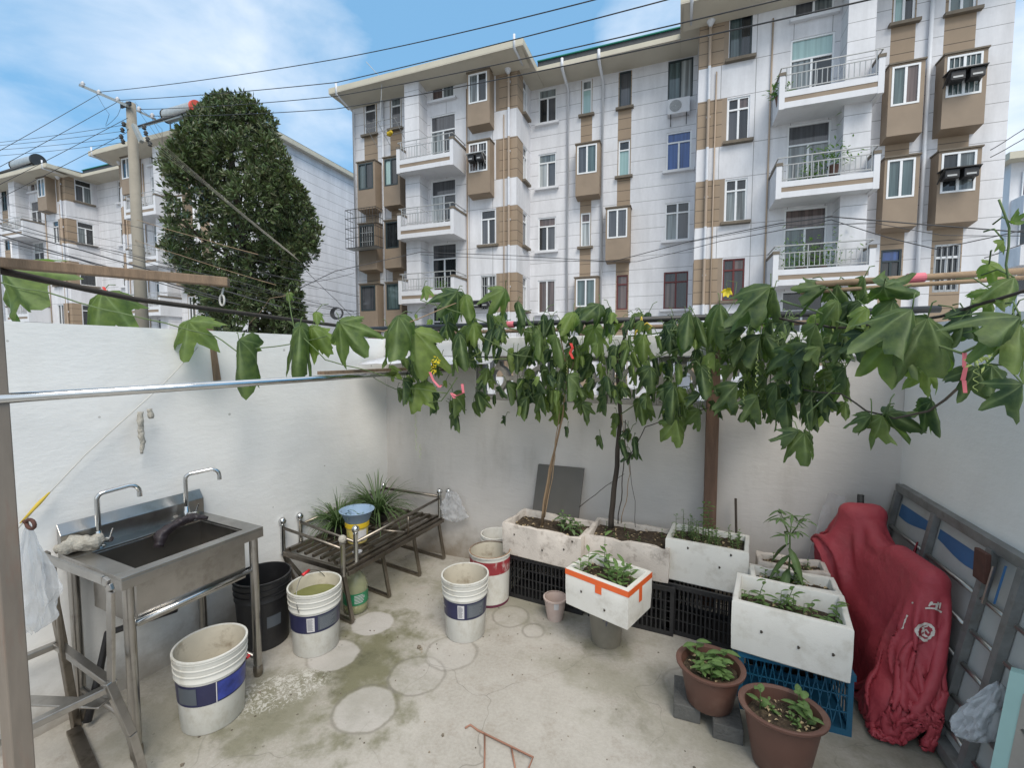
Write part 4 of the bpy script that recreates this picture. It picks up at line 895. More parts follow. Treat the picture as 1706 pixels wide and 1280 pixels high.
def vine_leaf(lb, P, size, down, side, nrm, fold=.7, sag=.5, curl=.3, tone=.4, rnd=R, lobed=1.0, ns=44, nr=6, pleat=.05):
    """a palmate leaf hung by the end of its stalk: blade folds back about the midrib and its lobes sag"""
    P = Vector(P); down = down.normalized(); side = (side-down*side.dot(down)).normalized(); nrm = down.cross(side).normalized() if nrm is None else nrm
    o = len(lb.v); seed = rnd.random()*90; asym = rnd.uniform(-.25, .25); jag = [1+rnd.uniform(-.09, .06) for _ in range(ns)]
    veins = (0, 54, -54, 112, -112); droop = rnd.uniform(.2, .6); tw = rnd.uniform(-.3, .3)
    for i in range(nr+1):
        t = i/nr
        for j in range(ns):
            a = -180+360*j/ns; r = (1-(1-lobe_r(a, rnd))*lobed)*jag[j]*size*t
            if i == nr and j % 2: r *= .95
            u = r*math.cos(rad(a)); v = r*math.sin(rad(a)); av = abs(v)/size; f = fold*(1+asym*(1 if v > 0 else -1))
            # lateral folding grows with distance from the midrib
            ph = f*min(1.35, .45+av*1.7)+(.35*droop*math.sin(av*7+seed) if t > .3 else 0)
            lat = v*math.cos(ph); back = -abs(v)*math.sin(ph)
            uu = u if u > 0 else u*(.6-.4*sag); uu += abs(v)*sag*1.05+tw*v*.5
            if u < 0: back += u*.55
            back -= curl*size*t*t*(1-av)*.5*(u/size if u > 0 else 0)
            dv = min(abs(a-q) for q in veins); ridge = (math.exp(-(dv/9)**2)-.35*math.exp(-((dv-27)/12)**2))*t*pleat*size
            w_ = noise.noise(Vector((u/size*2.6+seed, v/size*2.6, seed)))*.16*size*t+noise.noise(Vector((u/size*7+seed, v/size*7, seed)))*.06*size*t
            lb.v.append(P+down*uu+side*lat+nrm*(back+ridge+w_)); lb.tone.append(max(0, min(1, tone+rnd.uniform(-.03, .03)))); lb.vein.append(math.exp(-(dv/5)**2)*(1-.6*t)*(1 if t > .01 else .8))
    for i in range(nr):
        for j in range(ns):
            k = (j+1) % ns; lb.f.append((o+i*ns+j, o+(i+1)*ns+j, o+(i+1)*ns+k, o+i*ns+k)); lb.m.append(0)
def small_leaf(lb, P, d, side, L_, W_, droop=.3, tone=.5, m=0, seg=4):
    """simple pointed leaf folded along its midrib"""
    P = Vector(P); d = Vector(d).normalized(); side = Vector(side); side = (side-d*side.dot(d)).normalized(); n = side.cross(d)
    o = len(lb.v)
    for i in range(seg+1):
        t = i/seg; wv = W_*math.sin(math.pi*min(1, t*.92+.06))**.8*(1-.25*t)*.5; c = P+d*L_*t-Vector((0, 0, 1))*droop*L_*t*t
        for q in (-1, 0, 1):
            lb.v.append(c+side*wv*q+n*(.22*wv*abs(q))); lb.tone.append(min(1, max(0, tone))); lb.vein.append(.8 if q == 0 else 0)
    for i in range(seg):
        for q in range(2):
            a = o+i*3+q; lb.f.append((a, a+1, a+4, a+3)); lb.m.append(m)
def blade(lb, P, az, L_, W_, lift=1.1, bend=1.6, tone=.4, seg=7, twist=0):
    p = Vector(P); o = len(lb.v); el = lift; h = Vector((math.cos(az), math.sin(az), 0)); s_ = Vector((-h.y, h.x, 0))
    for i in range(seg+1):
        t = i/seg; wv = W_*(1-t**1.7)*.5+.0006; 
        for q in (-1, 0, 1): lb.v.append(p+s_*wv*q+Vector((0, 0, -1))*(.35*wv if q == 0 else 0)); lb.tone.append(tone); lb.vein.append(.7 if q == 0 else 0)
        p = p+(h*math.cos(el)+Vector((0, 0, 1))*math.sin(el))*L_/seg; el -= bend/seg
    for i in range(seg):
        for q in range(2): a = o+i*3+q; lb.f.append((a, a+1, a+4, a+3)); lb.m.append(0)
def seedling(root, x, y, z, h, n, ls, kind='herb', rnd=R, lean=(0, 0), name='seedling', wd=.42, droop=.5, base=.25):
    """upright stem with alternate leaves: one plant standing in a planter"""
    lb = LB(); st = MB(); lx, ly = lean; q = [(x+lx*t*t*h, y+ly*t*t*h, z+h*t) for t in (0, .3, .6, 1)]; st.tube(q, [.0028, .0024, .002, .001], 5)
    for i in range(n):
        t = base+(1-base)*i/max(1, n-1); az = i*2.4+rnd.random()*.8; p = Vector((x+lx*t*t*h, y+ly*t*t*h, z+h*t)); d = Vector((math.cos(az), math.sin(az), .55+rnd.uniform(-.2, .4)))
        small_leaf(lb, p, d, Vector((-math.sin(az), math.cos(az), 0)), ls*rnd.uniform(.5, 1.1), ls*wd*.85, droop, rnd.uniform(.0, .9))
    lb.m = [0]*len(lb.f); k = len(lb.v); lb.pad(); lb.v += st.v; lb.f += [tuple(i+k for i in f) for f in st.f]; lb.m += [1]*len(st.f); lb.pad(.5, 0)
    return lb.build(name, [M[kind], M['stem']], root, world=True)

# ------------------------------------------------------------------ foam planters and crates
def in_box(t, c): return c
def planter(name, label, loc, rz, lx, ly, h, th=.028, level=.72, mt='foam', group=None, tape=False, cat='planter', chew=0):
    """open foam box; local x along its length, y its width, origin at the bottom centre"""
    t = thing(name, label, cat, loc, rz, group); m = MB(); X_, Y_ = lx/2, ly/2; fl = .004
    nx = 14; import_ = 0
    # outer skin, rim with small bites, inner skin
    def ringpts(x, y, z, k=8):
        q = []
        for i in range(k): q.append((-x+2*x*i/k, -y, z))
        for i in range(k): q.append((x, -y+2*y*i/k, z))
        for i in range(k): q.append((x-2*x*i/k, y, z))
        for i in range(k): q.append((-x, y-2*y*i/k, z))
        return q
    rs = [(X_-.012, Y_-.012, 0), (X_-.004, Y_-.004, .008), (X_, Y_, h*.5), (X_, Y_, h-.006), (X_-.004, Y_-.004, h), (X_-th+.004, Y_-th+.004, h), (X_-th, Y_-th, h-.005), (X_-th-.004, Y_-th-.004, .03)]
    k = 9; n = 4*k
    for ri, (a, b, z) in enumerate(rs):
        for i, p in enumerate(ringpts(a, b, z, k)):
            v = Vector(p)
            if ri in (4, 5, 6, 3) and chew: v.z -= max(0, noise.noise(Vector((v.x*11+loc[0]*9, v.y*11, loc[1]*7)))-.12)*chew*(1 if ri != 3 else .4)
            v += Vector((noise.noise(v*9), noise.noise(v*9+Vector((5, 5, 5))), 0))*(.0015+chew*.02); m.v.append(v)
    for r_ in range(len(rs)-1):
        for i in range(n): m.f.append((r_*n+i, r_*n+(i+1) % n, (r_+1)*n+(i+1) % n, (r_+1)*n+i)); m.m.append(0)
    m.f.append(tuple(range(n))[::-1]); m.m.append(0); m.f.append(tuple((len(rs)-1)*n+i for i in range(n))); m.m.append(0)
    m.build('foam_box', M[mt], t, smooth=True, auto=True)
    s = MB(); zs = h*level; gx, gy = 22, 14
    for j in range(gy+1):
        for i in range(gx+1):
            x = (-X_+th+.001)+(lx-2*th-.002)*i/gx; y = (-Y_+th+.001)+(ly-2*th-.002)*j/gy
            s.v.append(Vector((x, y, zs+noise.noise(Vector((x*9+loc[0], y*9, 1)))*.02+noise.noise(Vector((x*40+loc[0], y*40, 1)))*.012)))
    for j in range(gy):
        for i in range(gx): a = j*(gx+1)+i; s.f.append((a, a+1, a+gx+2, a+gx+1)); s.m.append(0)
    so = s.build('soil', M['soil'], t)
    # pale grit and dry leaf bits lying on the soil
    bits = MB()
    for i in range(46):
        x = R.uniform(-X_+th+.015, X_-th-.015); y = R.uniform(-Y_+th+.015, Y_-th-.015); a = R.random()*6.28; r_ = R.uniform(.004, .014); z = zs+.012+R.random()*.006
        bits.add([(x+r_*math.cos(a), y+r_*math.sin(a), z), (x-r_*.6*math.sin(a), y+r_*.6*math.cos(a), z+r_*.5), (x-r_*math.cos(a), y-r_*math.sin(a), z-.003), (x+r_*.6*math.sin(a), y-r_*.6*math.cos(a), z+.002)], [(0, 1, 2, 3)])
    b_ = bits.build('dry_litter', M['litter'], so); b_['kind'] = 'stuff'
    def loc2w(x, y, z=None): return (Matrix.Translation(loc) @ Matrix.Rotation(rz, 4, 'Z')) @ Vector((x, y, zs if z is None else z))
    return t, loc2w, zs
M['litter'] = mat('dry leaf litter', (.42, .33, .20), .8, var=.4, scale=40)
def crate(name, label, loc, rz, lx, ly, h, mt, group=None, slots='v', nx=18, nz=4):
    """stacking crate with pierced sides"""
    t = thing(name, label, 'crate', loc, rz, group); m = MB(); X_, Y_ = lx/2, ly/2; e = .006
    m.box(-X_, X_, -Y_, Y_, 0, .008)
    for s_ in (-1, 1):
        y0, y1 = (s_*Y_-e if s_ > 0 else -Y_, s_*Y_ if s_ > 0 else -Y_+e)
        m.box(-X_, X_, y0, y1, .008, .03); m.box(-X_-.006, X_+.006, y0-.006, y1+.006, h-.028, h)
        for x in (-X_, X_-.022): m.box(x, x+.022, y0, y1, .03, h-.028)
        zc = [.03+(h-.058)*k/nz for k in range(nz+1)]
        for z in zc[1:-1]: m.box(-X_+.022, X_-.022, y0+.001, y1-.001, z-.003, z+.003)
        for k in range(1, nx):
            x = -X_+.022+(lx-.044)*k/nx
            if slots == 'v': m.box(x-.0048, x+.0048, y0+.0005, y1-.0005, .03, h-.028)
            else:
                m.bar((x-.02, (y0+y1)/2, .03), (x+.02, (y0+y1)/2, h-.028), .004, .004, up=(0, 1, 0)); m.bar((x+.02, (y0+y1)/2, .03), (x-.02, (y0+y1)/2, h-.028), .004, .004, up=(0, 1, 0))
        x0, x1 = (s_*X_-e if s_ > 0 else -X_, s_*X_ if s_ > 0 else -X_+e); ny = int(nx*ly/lx)
        m.box(x0, x1, -Y_+e, Y_-e, .008, .03); m.box(x0-.004, x1+.004, -Y_+e, Y_-e, h-.028, h-.001)
        for z in zc[1:-1]: m.box(x0+.001, x1-.001, -Y_+e, Y_-e, z-.003, z+.003)
        for k in range(1, ny): y = -Y_+ly*k/ny; m.box(x0+.0005, x1-.0005, y-.0048, y+.0048, .03, h-.028)
    m.build('crate_body', M[mt], t)
    return t
# row along the back wall (turned about 4 degrees)
RZ = rad(-4)
crate('black_crate', 'black slotted plastic crate under the left foam planter with the leaning cane', (-.83, 3.10, 0), rad(-6), .56, .36, .315, 'black')
crate('black_crate', 'black slotted plastic crate under the middle foam planter, behind the grey bucket', (-.25, 3.07, 0), rad(-4), .54, .38, .315, 'black')
crate('black_crate', 'black slotted plastic crate under the tall foam box of green herbs', (.21, 3.03, 0), rad(-8), .50, .33, .325, 'black')
PB1 = planter('foam_planter', 'weathered foam planter with the leaning cane and vine root, leftmost in the back row', (-.845, 3.06, .317), rad(-9), .60, .34, .235, mt='foamold', level=.80, chew=.05)
PB2 = planter('foam_planter', 'weathered foam planter with the thick dark vine stem, in the middle of the back row', (-.285, 3.08, .317), rad(-4), .54, .36, .235, mt='foamold', level=.82, chew=.05)
PB3 = planter('foam_planter', 'tall clean foam planter full of feathery herbs, before the timber post', (.20, 3.05, .327), rad(-8), .47, .30, .27, level=.86)
PB4 = planter('foam_planter', 'white foam planter edged with orange tape, standing on the grey bucket', (-.355, 2.56, .287), rad(-21), .40, .29, .225, level=.74)
t4 = PB4[0]; tp = MB(); X_, Y_ = .2015, .1465
for (a, b, c, d) in ((-X_, X_, -Y_, -Y_+.001), (X_-.001, X_, -Y_, Y_)): tp.box(a, b, c, d, .188, .220)
tp.box(.0, .04, -Y_-.0012, -Y_-.0002, .145, .188); tp.box(X_+.0002, X_+.0012, -.02, .015, .11, .188)
M['orange'] = mat('orange tape', (.75, .13, .03), .45, var=.08); tp.build('orange_tape', M['orange'], t4)
crate('blue_crate', 'blue lattice plastic crate under the large front foam planter', (.55, 2.535, 0), rad(-1), .47, .33, .30, 'blue', slots='x', nx=12, nz=3)
PB5 = planter('foam_planter', 'large clean foam planter on the blue crate, front right', (.535, 2.48, .302), rad(-10), .48, .33, .255, level=.60)
PB6 = planter('foam_planter', 'small foam planter with a tall pepper plant, right behind the large front planter', (.62, 2.80, .30), rad(-4), .42, .20, .22, mt='foam', level=.78, chew=.03)
PB7 = planter('foam_planter', 'low weathered foam planter rearmost of the three on the right, next to the red cover', (.66, 3.03, .30), rad(-4), .36, .18, .22, mt='foamold', level=.85, chew=.04)
crate('black_crate', 'black slotted plastic crate hidden behind the blue crate under the small foam planters', (.63, 2.93, 0), rad(-4), .44, .38, .295, 'black')
for (P_, sp) in ((PB5, [(-.11, .62), (.04, .5), (.17, .55)]), (PB3, [(-.1, .7), (.08, .45), (.14, .72)]), (PB4, [(-.09, .5), (.06, .28)]), (PB1, [(-.2, .6), (.02, .35), (.18, .5), (.24, .75)])):
    ly_ = {id(PB5): .33, id(PB3): .30, id(PB4): .29, id(PB1): .34}[id(P_)]; hh = P_[2]/.7; q = MB()
    for x, zf in sp: q.lathe([(0, 0), (.006, 0)], (0, 0, 0), 8, caps=(False, False)); k = len(q.v)-16; q.v[k:] = [Vector((x+(v.x)*(1.3 if i_ % 3 else .7), -ly_/2-.0032, hh*zf+v.y*1.4)) for i_, v in enumerate(q.v[k:])]
    q.build('dent_marks', M['bark'] if 'bark' in M else M['black'], P_[0])
def sow(P, pts, h, n, ls, kind='herb', **k):
    t, f, zs = P
    for (x, y) in pts:
        p = f(x, y); seedling(t, p.x, p.y, p.z-.005, h*R.uniform(.7, 1.2), n, ls*R.uniform(.85, 1.15), kind, **k)
rp = lambda n, ax, ay, x0=0: [(x0+R.uniform(-ax, ax), R.uniform(-ay, ay)) for _ in range(n)]
sow(PB1, [(.10, -.03), (.14, .03), (.19, -.05), (.17, .05), (.08, .05), (.23, 0)], .11, 7, .075, 'herbdk', wd=.45, droop=.9)
sow(PB2, rp(7, .2, .1), .05, 4, .03, 'herb')
sow(PB3, rp(30, .19, .1), .10, 9, .035, 'herb', wd=.3); sow(PB3, [(.0, .03), (-.03, 0)], .22, 12, .05, 'herb', wd=.6); sow(PB3, rp(8, .08, .08, -.12), .15, 8, .04, 'herb', wd=.22)
sow(PB4, [(-.12, -.02), (-.05, .06), (.03, -.05), (.08, .04), (.12, -.05), (.0, 0), (.07, -.02), (-.14, -.08), (.14, .0), (.1, -.08)], .13, 7, .085, 'herb', wd=.36, droop=.35); sow(PB4, [(-.07, .08)], .19, 4, .08, 'herb')
sow(PB5, [(-.11, .02), (-.03, .06), (.02, -.02), (.1, .04), (.19, -.02), (-.17, -.06), (.06, -.08), (.15, -.09), (.2, .06)], .12, 6, .065, 'herb', wd=.4); sow(PB5, [(-.13, .05), (.0, .09)], .18, 5, .06, 'herb', lean=(.2, 0))
sow(PB5, rp(9, .2, .1), .06, 5, .05, 'herb', wd=.35)
sow(PB6, rp(7, .14, .05), .09, 5, .045, 'herb'); sow(PB7, rp(4, .1, .04), .05, 4, .035, 'herbdk')
# tall pepper plant
t, f, zs = PB6; p = f(-.02, .01); pp_ = thing('pepper_plant', 'tall dark leaved pepper plant rooted in the small foam planter on the right', 'plant', p)
st = MB(); top = Vector((.0, 0, .30)); st.tube([(0, 0, -.02), (.004, 0, .15), top], [.005, .0045, .004], 6); lb = LB()
tips = []
for a, ln, el in ((.3, .13, .9), (2.0, .14, .8), (3.6, .12, 1.0), (5.0, .10, .7), (1.1, .1, 1.2), (4.3, .09, .4)):
    e = top+Vector((math.cos(a)*math.cos(el), math.sin(a)*math.cos(el), math.sin(el)))*ln; st.tube([top-Vector((0, 0, .02)), e], [.003, .0018], 5); tips.append(e)
for a, z in ((.6, .13), (3.4, .17), (5.2, .21), (2.3, .24), (4.2, .09), (1.2, .05)):
    small_leaf(lb, Vector((0, 0, z)), Vector((math.cos(a), math.sin(a), -.5)), Vector((-math.sin(a), math.cos(a), 0)), .12, .055, .9, R.random()*.5)
for e in tips:
    for k in range(8): a = k*2.4+R.random(); small_leaf(lb, e-Vector((0, 0, R.random()*.04)), Vector((math.cos(a), math.sin(a), R.uniform(-.3, .5))), Vector((-math.sin(a), math.cos(a), 0)), R.uniform(.045, .085), .02, .45, R.random()*.6)
st.build('stem', M['stem'], pp_, smooth=True); lb.build('leaves', M['herbdk'], pp_)
tag(MB().tube([(.42, 3.33, 0), (.385, 3.33, .78)], .008, 8).build('thin_cane', M['bark'], smooth=True), 'thin dark cane leaning on the back wall right of the herb planter', 'cane')
# slate board, timber post
sb = MB(); sb.v = [Vector(v) for v in ((-1.045, 3.20, .40), (-.68, 3.19, .40), (-.66, 3.36, .885), (-1.03, 3.37, .885))]; sb.v += [v+Vector((0, .02, 0)) for v in sb.v]
sb.f = [(0, 1, 2, 3), (5, 4, 7, 6), (0, 4, 5, 1), (1, 5, 6, 2), (2, 6, 7, 3), (3, 7, 4, 0)]; sb.m = [0]*6
tag(sb.build('slate_board', mat('dark grey board', (.088, .082, .072), .5, var=.1)), 'dark grey square board leaning on the back wall behind the left planter', 'board')
tag(MB().box(.185, .265, 3.28, 3.35, 0, 1.97).build('timber_post', M['post'], bevel=.004), 'reddish timber post standing against the back wall behind the herb planter', 'post')

# ------------------------------------------------------------------ brown pots, bricks, wire
def pot(label, loc, h, rb, rt, sx, sy):
    t = thing('flower_pot', label, 'flower pot', loc)
    pr = [(rb*.92, 0), (rb, .008), (rb+(rt-rb)*.55, h*.5), (rt, h-.028), (rt+.004, h-.026), (rt+.020, h-.012), (rt+.021, h-.002), (rt+.014, h), (rt-.002, h-.006), (rt-.012, h*.75), (rb, h*.4)]
    MB().lathe(pr, n=52, sx=sx, sy=sy).build('pot_body', M['terra'], t, smooth=True, auto=True)
    s = MB(); n = 28; zs = h*.80; s.v.append(Vector((0, 0, zs)))
    for i in range(1, 7):
        for j in range(n):
            a = 6.2832*j/n; r = (rt-.012)*i/6; v = Vector((r*sx*math.cos(a), r*sy*math.sin(a), zs)); v.z += noise.noise(v*28)*.012; s.v.append(v)
    for j in range(n): s.f.append((0, 1+j, 1+(j+1) % n)); s.m.append(0)
    for i in range(5):
        for j in range(n): a = 1+i*n+j; b_ = 1+i*n+(j+1) % n; s.f.append((a, a+n, b_+n, b_)); s.m.append(0)
    so = s.build('soil', M['soil'], t, smooth=True)
    bits = MB()
    for i in range(34):
        a = R.random()*6.28; q = math.sqrt(R.random())*(rt-.03); x, y = q*sx*math.cos(a), q*sy*math.sin(a); r_ = R.uniform(.004, .013); a = R.random()*6.28; z = zs+.012
        bits.add([(x+r_*math.cos(a), y+r_*math.sin(a), z), (x-r_*.6*math.sin(a), y+r_*.6*math.cos(a), z+r_*.5), (x-r_*math.cos(a), y-r_*math.sin(a), z-.003), (x+r_*.6*math.sin(a), y-r_*.6*math.cos(a), z+.002)], [(0, 1, 2, 3)])
    b_ = bits.build('dry_litter', M['litter'], so); b_['kind'] = 'stuff'
    return t, lambda x, y, z=None: Vector(loc)+Vector((x, y, zs if z is None else z)), zs
tag(MB().box(.015, .135, 2.20, 2.41, 0, .075).build('cement_brick', M['brick'], bevel=.004), 'grey cement brick under the left side of the smaller brown pot', 'brick')
tag(MB().box(.185, .31, 2.14, 2.36, 0, .075).build('cement_brick', M['brick'], bevel=.004), 'grey cement brick under the right side of the smaller brown pot', 'brick')
Q1 = pot('smaller brown pot of leafy seedlings raised on two cement bricks', (.175, 2.265, .077), .20, .098, .128, 1.04, 1.0)
Q2 = pot('larger oval brown pot at the front, before the blue crate', (.445, 2.09, 0), .265, .095, .130, 1.12, .92)
sow(Q1, rp(7, .06, .06), .07, 6, .075, 'herb', wd=.36, droop=.45); sow(Q1, [(.05, -.04), (-.06, .05), (.06, .05), (.0, -.07)], .10, 6, .085, 'herb', wd=.5)
sow(Q2, [(-.08, .02), (.07, .05), (.09, -.01)], .11, 5, .085, 'herb', wd=.5, droop=.4); sow(Q2, rp(5, .07, .05), .035, 4, .04, 'herb'); sow(Q2, [(.08, .03)], .09, 4, .10, 'herb', wd=.5)
hw = MB().tube([(-.90, 1.79, .006), (-.885, 1.815, .006), (-.84, 1.80, .005), (-.55, 1.74, .02), (-.56, 1.62, .005)], .0045, 8).tube([(-.80, 1.79, .008), (-.76, 1.70, .004), (-.71, 1.58, .004)], .004, 6).tube([(-.66, 1.765, .012), (-.61, 1.68, .004)], .004, 6)
tag(hw.build('wire_rack_piece', mat('coppery rusty wire', (.30, .15, .10), .55), smooth=True), 'rusty bent wire bracket lying on the floor at the bottom of the picture', 'wire')
# crumbs and pebbles on the floor
peb = MB()
for (x, y, r_) in [(-1.42, 2.22, .014), (-1.40, 2.21, .009), (-.98, 1.72, .008), (-2.0, 1.62, .007), (-1.95, 1.20, .008), (.1, 1.95, .006), (-1.60, 2.26, .005)]+[(R.uniform(-1.9, 1.0), R.uniform(1.5, 3.2), R.uniform(.002, .005)) for _ in range(90)]:
    o = len(peb.v); peb.v += [Vector((x+r_*math.cos(a)*R.uniform(.6, 1.2), y+r_*math.sin(a)*R.uniform(.6, 1.2), z*r_*.9)) for z in (0, 1) for a in (0, 1.25, 2.5, 3.8, 5)]
    peb.f += [(o+5, o+6, o+7, o+8, o+9)]+[(o+i, o+(i+1) % 5, o+5+(i+1) % 5, o+5+i) for i in range(5)]; peb.m += [0]*6
tag(peb.build('grit', mat('floor grit', (.20, .17, .13), .9, var=.8, scale=9)), 'scattered crumbs and grit on the concrete floor', 'grit', kind='stuff')

# ------------------------------------------------------------------ strap leaved plants on the bed frame
for (x, y, n, r_, lab) in [(-.45, .36, 150, .20, 'dark strap leaved plant in a low pot, nearer of two on the bed frame'), (-.38, .70, 170, .25, 'larger dark strap leaved plant, farther of two on the bed frame')]:
    p = on_bed(x, y, Zp+.014); t = thing('spider_plant', lab, 'plant', p)
    MB().lathe([(.07, 0), (.09, .07), (.095, .072), (.085, .068), (0, .06)], n=24).build('low_pot', M['black'], t, smooth=True)
    lb = LB()
    for k in range(n): a = R.random()*6.28; blade(lb, (.03*math.cos(a), .03*math.sin(a), .06), a, R.uniform(.14, .27)*(r_/.15), R.uniform(.008, .014), R.uniform(.6, 1.5), R.uniform(.8, 2.6), R.uniform(0, .9))
    for k in range(3): a = R.random()*6.28; blade(lb, (0, 0, .06), a, .30, .006, 1.5, .25, .8)
    lb.build('leaves', M['strap'], t)

# ------------------------------------------------------------------ red cover over a bike
def cover():
    t = thing('covered_bike', 'bike hidden under a crumpled dark red rain cover beside the striped panel', 'covered bike', (1.03, 2.85, 0))
    # a sheet of cloth dropped over the bike: particles joined by length constraints, solved step by step
    NU, NV = 112, 124; SX, SY = 1.72, 1.58; dx = SX/(NU-1); dy = SY/(NV-1)
    gx, gy = np.meshgrid(np.arange(NU), np.arange(NV)); g_ = np.random.default_rng(4)
    sx_ = (gx-(NU-1)/2)*dx; yy0 = 3.34-gy*dy; over = np.maximum(0, 2.50-yy0); yk = np.maximum(yy0, 2.50-.06*over); cx_ = 1.035+(3.13-np.maximum(yy0, 2.45))*.12-.05*(yy0 > 3.0)
    ox_ = np.maximum(0, np.abs(sx_)-.10); X_ = np.stack([cx_+np.sign(sx_)*(np.minimum(np.abs(sx_), .10)+.03*ox_+.12*np.minimum(over, .5)*np.minimum(1, ox_*3)), yk, .89-np.sqrt(ox_**2+over**2)*.96], -1)
    X_ += g_.normal(0, .003, X_.shape); X_[..., 2] = np.maximum(X_[..., 2], .02); V_ = np.zeros_like(X_)
    caps = [((.975, 3.13, .82), (1.09, 3.13, .825), .05), ((1.03, 3.15, .0), (1.03, 3.12, .80), .06), ((.80, 3.19, .50), (1.0, 3.17, .62), .085), ((1.04, 3.1, .60), (1.10, 2.80, .60), .07), ((1.10, 2.82, .70), (1.13, 2.58, .70), .055), ((1.12, 2.6, .1), (1.12, 2.6, .65), .06),
            ((1.11, 2.68, .22), (1.11, 2.58, .22), .17), ((1.03, 3.12, .22), (1.03, 3.06, .22), .16), ((1.06, 2.98, .34), (1.09, 2.8, .32), .13), ((.99, 2.50, .13), (1.22, 2.49, .13), .11), ((1.06, 2.53, .36), (1.20, 2.52, .34), .07), ((1.06, 2.98, .70), (1.09, 2.92, .62), .04)]
    C_ = [(np.array(a), np.array(b), r) for a, b, r in caps]
    def solve(i0, i1, rest, k=1.0):
        A = X_[i0]; B = X_[i1]; d = B-A; L_ = np.sqrt((d*d).sum(-1, keepdims=True))+1e-9; c = d*((L_-rest)/L_*.5*k); X_[i0] = A+c; X_[i1] = B-c
    S = slice; sets = []
    for st_, (ox, oy), rest, k in ((1, (1, 0), dx, 1), (1, (0, 1), dy, 1), (1, (1, 1), math.hypot(dx, dy), .35), (1, (1, -1), math.hypot(dx, dy), .35), (2, (2, 0), 2*dx, .18), (2, (0, 2), 2*dy, .18)):
        for par in range(2):
            if oy == 0:
                m_ = ((gx//st_) % 2 == par) & (gx+ox < NU); sets.append(((gy[m_], gx[m_]), (gy[m_], gx[m_]+ox), rest, k))
            elif ox == 0:
                m_ = ((gy//st_) % 2 == par) & (gy+oy < NV); sets.append(((gy[m_], gx[m_]), (gy[m_]+oy, gx[m_]), rest, k))
            elif oy == 1:
                m_ = (gy % 2 == par) & (gx+1 < NU) & (gy+1 < NV); sets.append(((gy[m_], gx[m_]), (gy[m_]+1, gx[m_]+1), rest, k))
            else:
                m_ = (gy % 2 == par) & (gx+1 < NU) & (gy-1 >= 0); sets.append(((gy[m_], gx[m_]), (gy[m_]-1, gx[m_]+1), rest, k))
    dt = .012
    J_ = g_.uniform(0, .016, X_.shape)
    for step in range(190):
        V_[..., 2] -= 9.8*dt; V_ *= .975; old = X_.copy(); X_ += V_*dt
        for it in range(7):
            for q in sets: solve(*q)
            if it in (1, 3, 5, 6):
                for a, b, r in C_:
                    ab = b-a; t_ = np.clip(((X_-a) @ ab)/(ab @ ab), 0, 1)[..., None]; p_ = a+ab*t_; d = X_-p_; L_ = np.sqrt((d*d).sum(-1, keepdims=True))+1e-9; ins = (L_ < r+.012)
                    X_ = np.where(ins, p_+d/L_*(r+.012), X_); X_ = np.where(ins, old*.75+X_*.25, X_)
                z = X_[..., 2]; X_[..., 2] = np.maximum(z, .010+J_[..., 2]); lim = 1.13+.16*X_[..., 2]/.95-.040-J_[..., 0]; X_[..., 0] = np.minimum(X_[..., 0], lim)
                xl_ = np.where(X_[..., 1] > 3.03, .71, .85)+J_[..., 2]; X_[..., 0] = np.maximum(X_[..., 0], xl_); X_[..., 1] = np.minimum(np.maximum(X_[..., 1], 2.36+J_[..., 1]), 3.375-J_[..., 1])
                fl_ = X_[..., 2] < .02; X_[..., :2] = np.where(fl_[..., None], old[..., :2]*.8+X_[..., :2]*.2, X_[..., :2])
        V_ = (X_-old)/dt
        sp_ = np.sqrt((V_*V_).sum(-1, keepdims=True)); V_ *= np.minimum(1, 1.8/(sp_+1e-6))
    m = MB(); m.v = [Vector(p) for p in X_.reshape(-1, 3).tolist()]
    for jj in range(NV-1):
        for ii in range(NU-1): a = jj*NU+ii; m.f.append((a, a+NU, a+NU+1, a+1)); m.m.append(0)
    M['redc'] = mat('dark red coated cloth', (.39, .046, .062), .6, var=.12, scale=3, dirt=(.30, .075, .075), dirt_amt=.35, dirt_scale=5, bump=.35, bscale=26)
    o = m.build('rain_cover', M['redc'], t, smooth=True, world=True)
    # printed marks laid on the cloth: find the cloth along a line and set the paint 1.5 mm off it
    bvh = BVHTree.FromPolygons(m.v, m.f); cam_ = Vector((0, 0, CAMZ))
    def hit(px, py):
        h = bvh.ray_cast(cam_, ray(px, py)); return (h[0], h[1]) if h[0] is not None else (None, None)
    M['mark'] = mat('cream print', (.62, .56, .50), .6, var=.1)
    def stroke(pts, wpx, nm):
        g = MB(); q = []
        for (a, b) in zip(pts, pts[1:]):
            for u in range(4): q.append((a[0]+(b[0]-a[0])*u/4, a[1]+(b[1]-a[1])*u/4))
        q.append(pts[-1]); prev = None
        for i, (px, py) in enumerate(q):
            j = min(i+1, len(q)-1); k_ = max(i-1, 0); dx, dy = q[j][0]-q[k_][0], q[j][1]-q[k_][1]; d_ = math.hypot(dx, dy) or 1; ox, oy = -dy/d_*wpx/2, dx/d_*wpx/2
            A, na = hit(px+ox, py+oy); B_, nb = hit(px-ox, py-oy)
            if A is None or B_ is None: prev = None; continue
            if na.dot(cam_-A) < 0: na = -na
            if nb.dot(cam_-B_) < 0: nb = -nb
            cur = (A+na*.006, B_+nb*.006)
            if prev and (prev[0]-cur[0]).length < .05 and (cur[0]-cur[1]).length < .03: g.add([prev[0], cur[0], cur[1], prev[1]], [(0, 1, 2, 3)])
            prev = cur
        if g.v: g.build(nm, M['mark'], o, world=True)
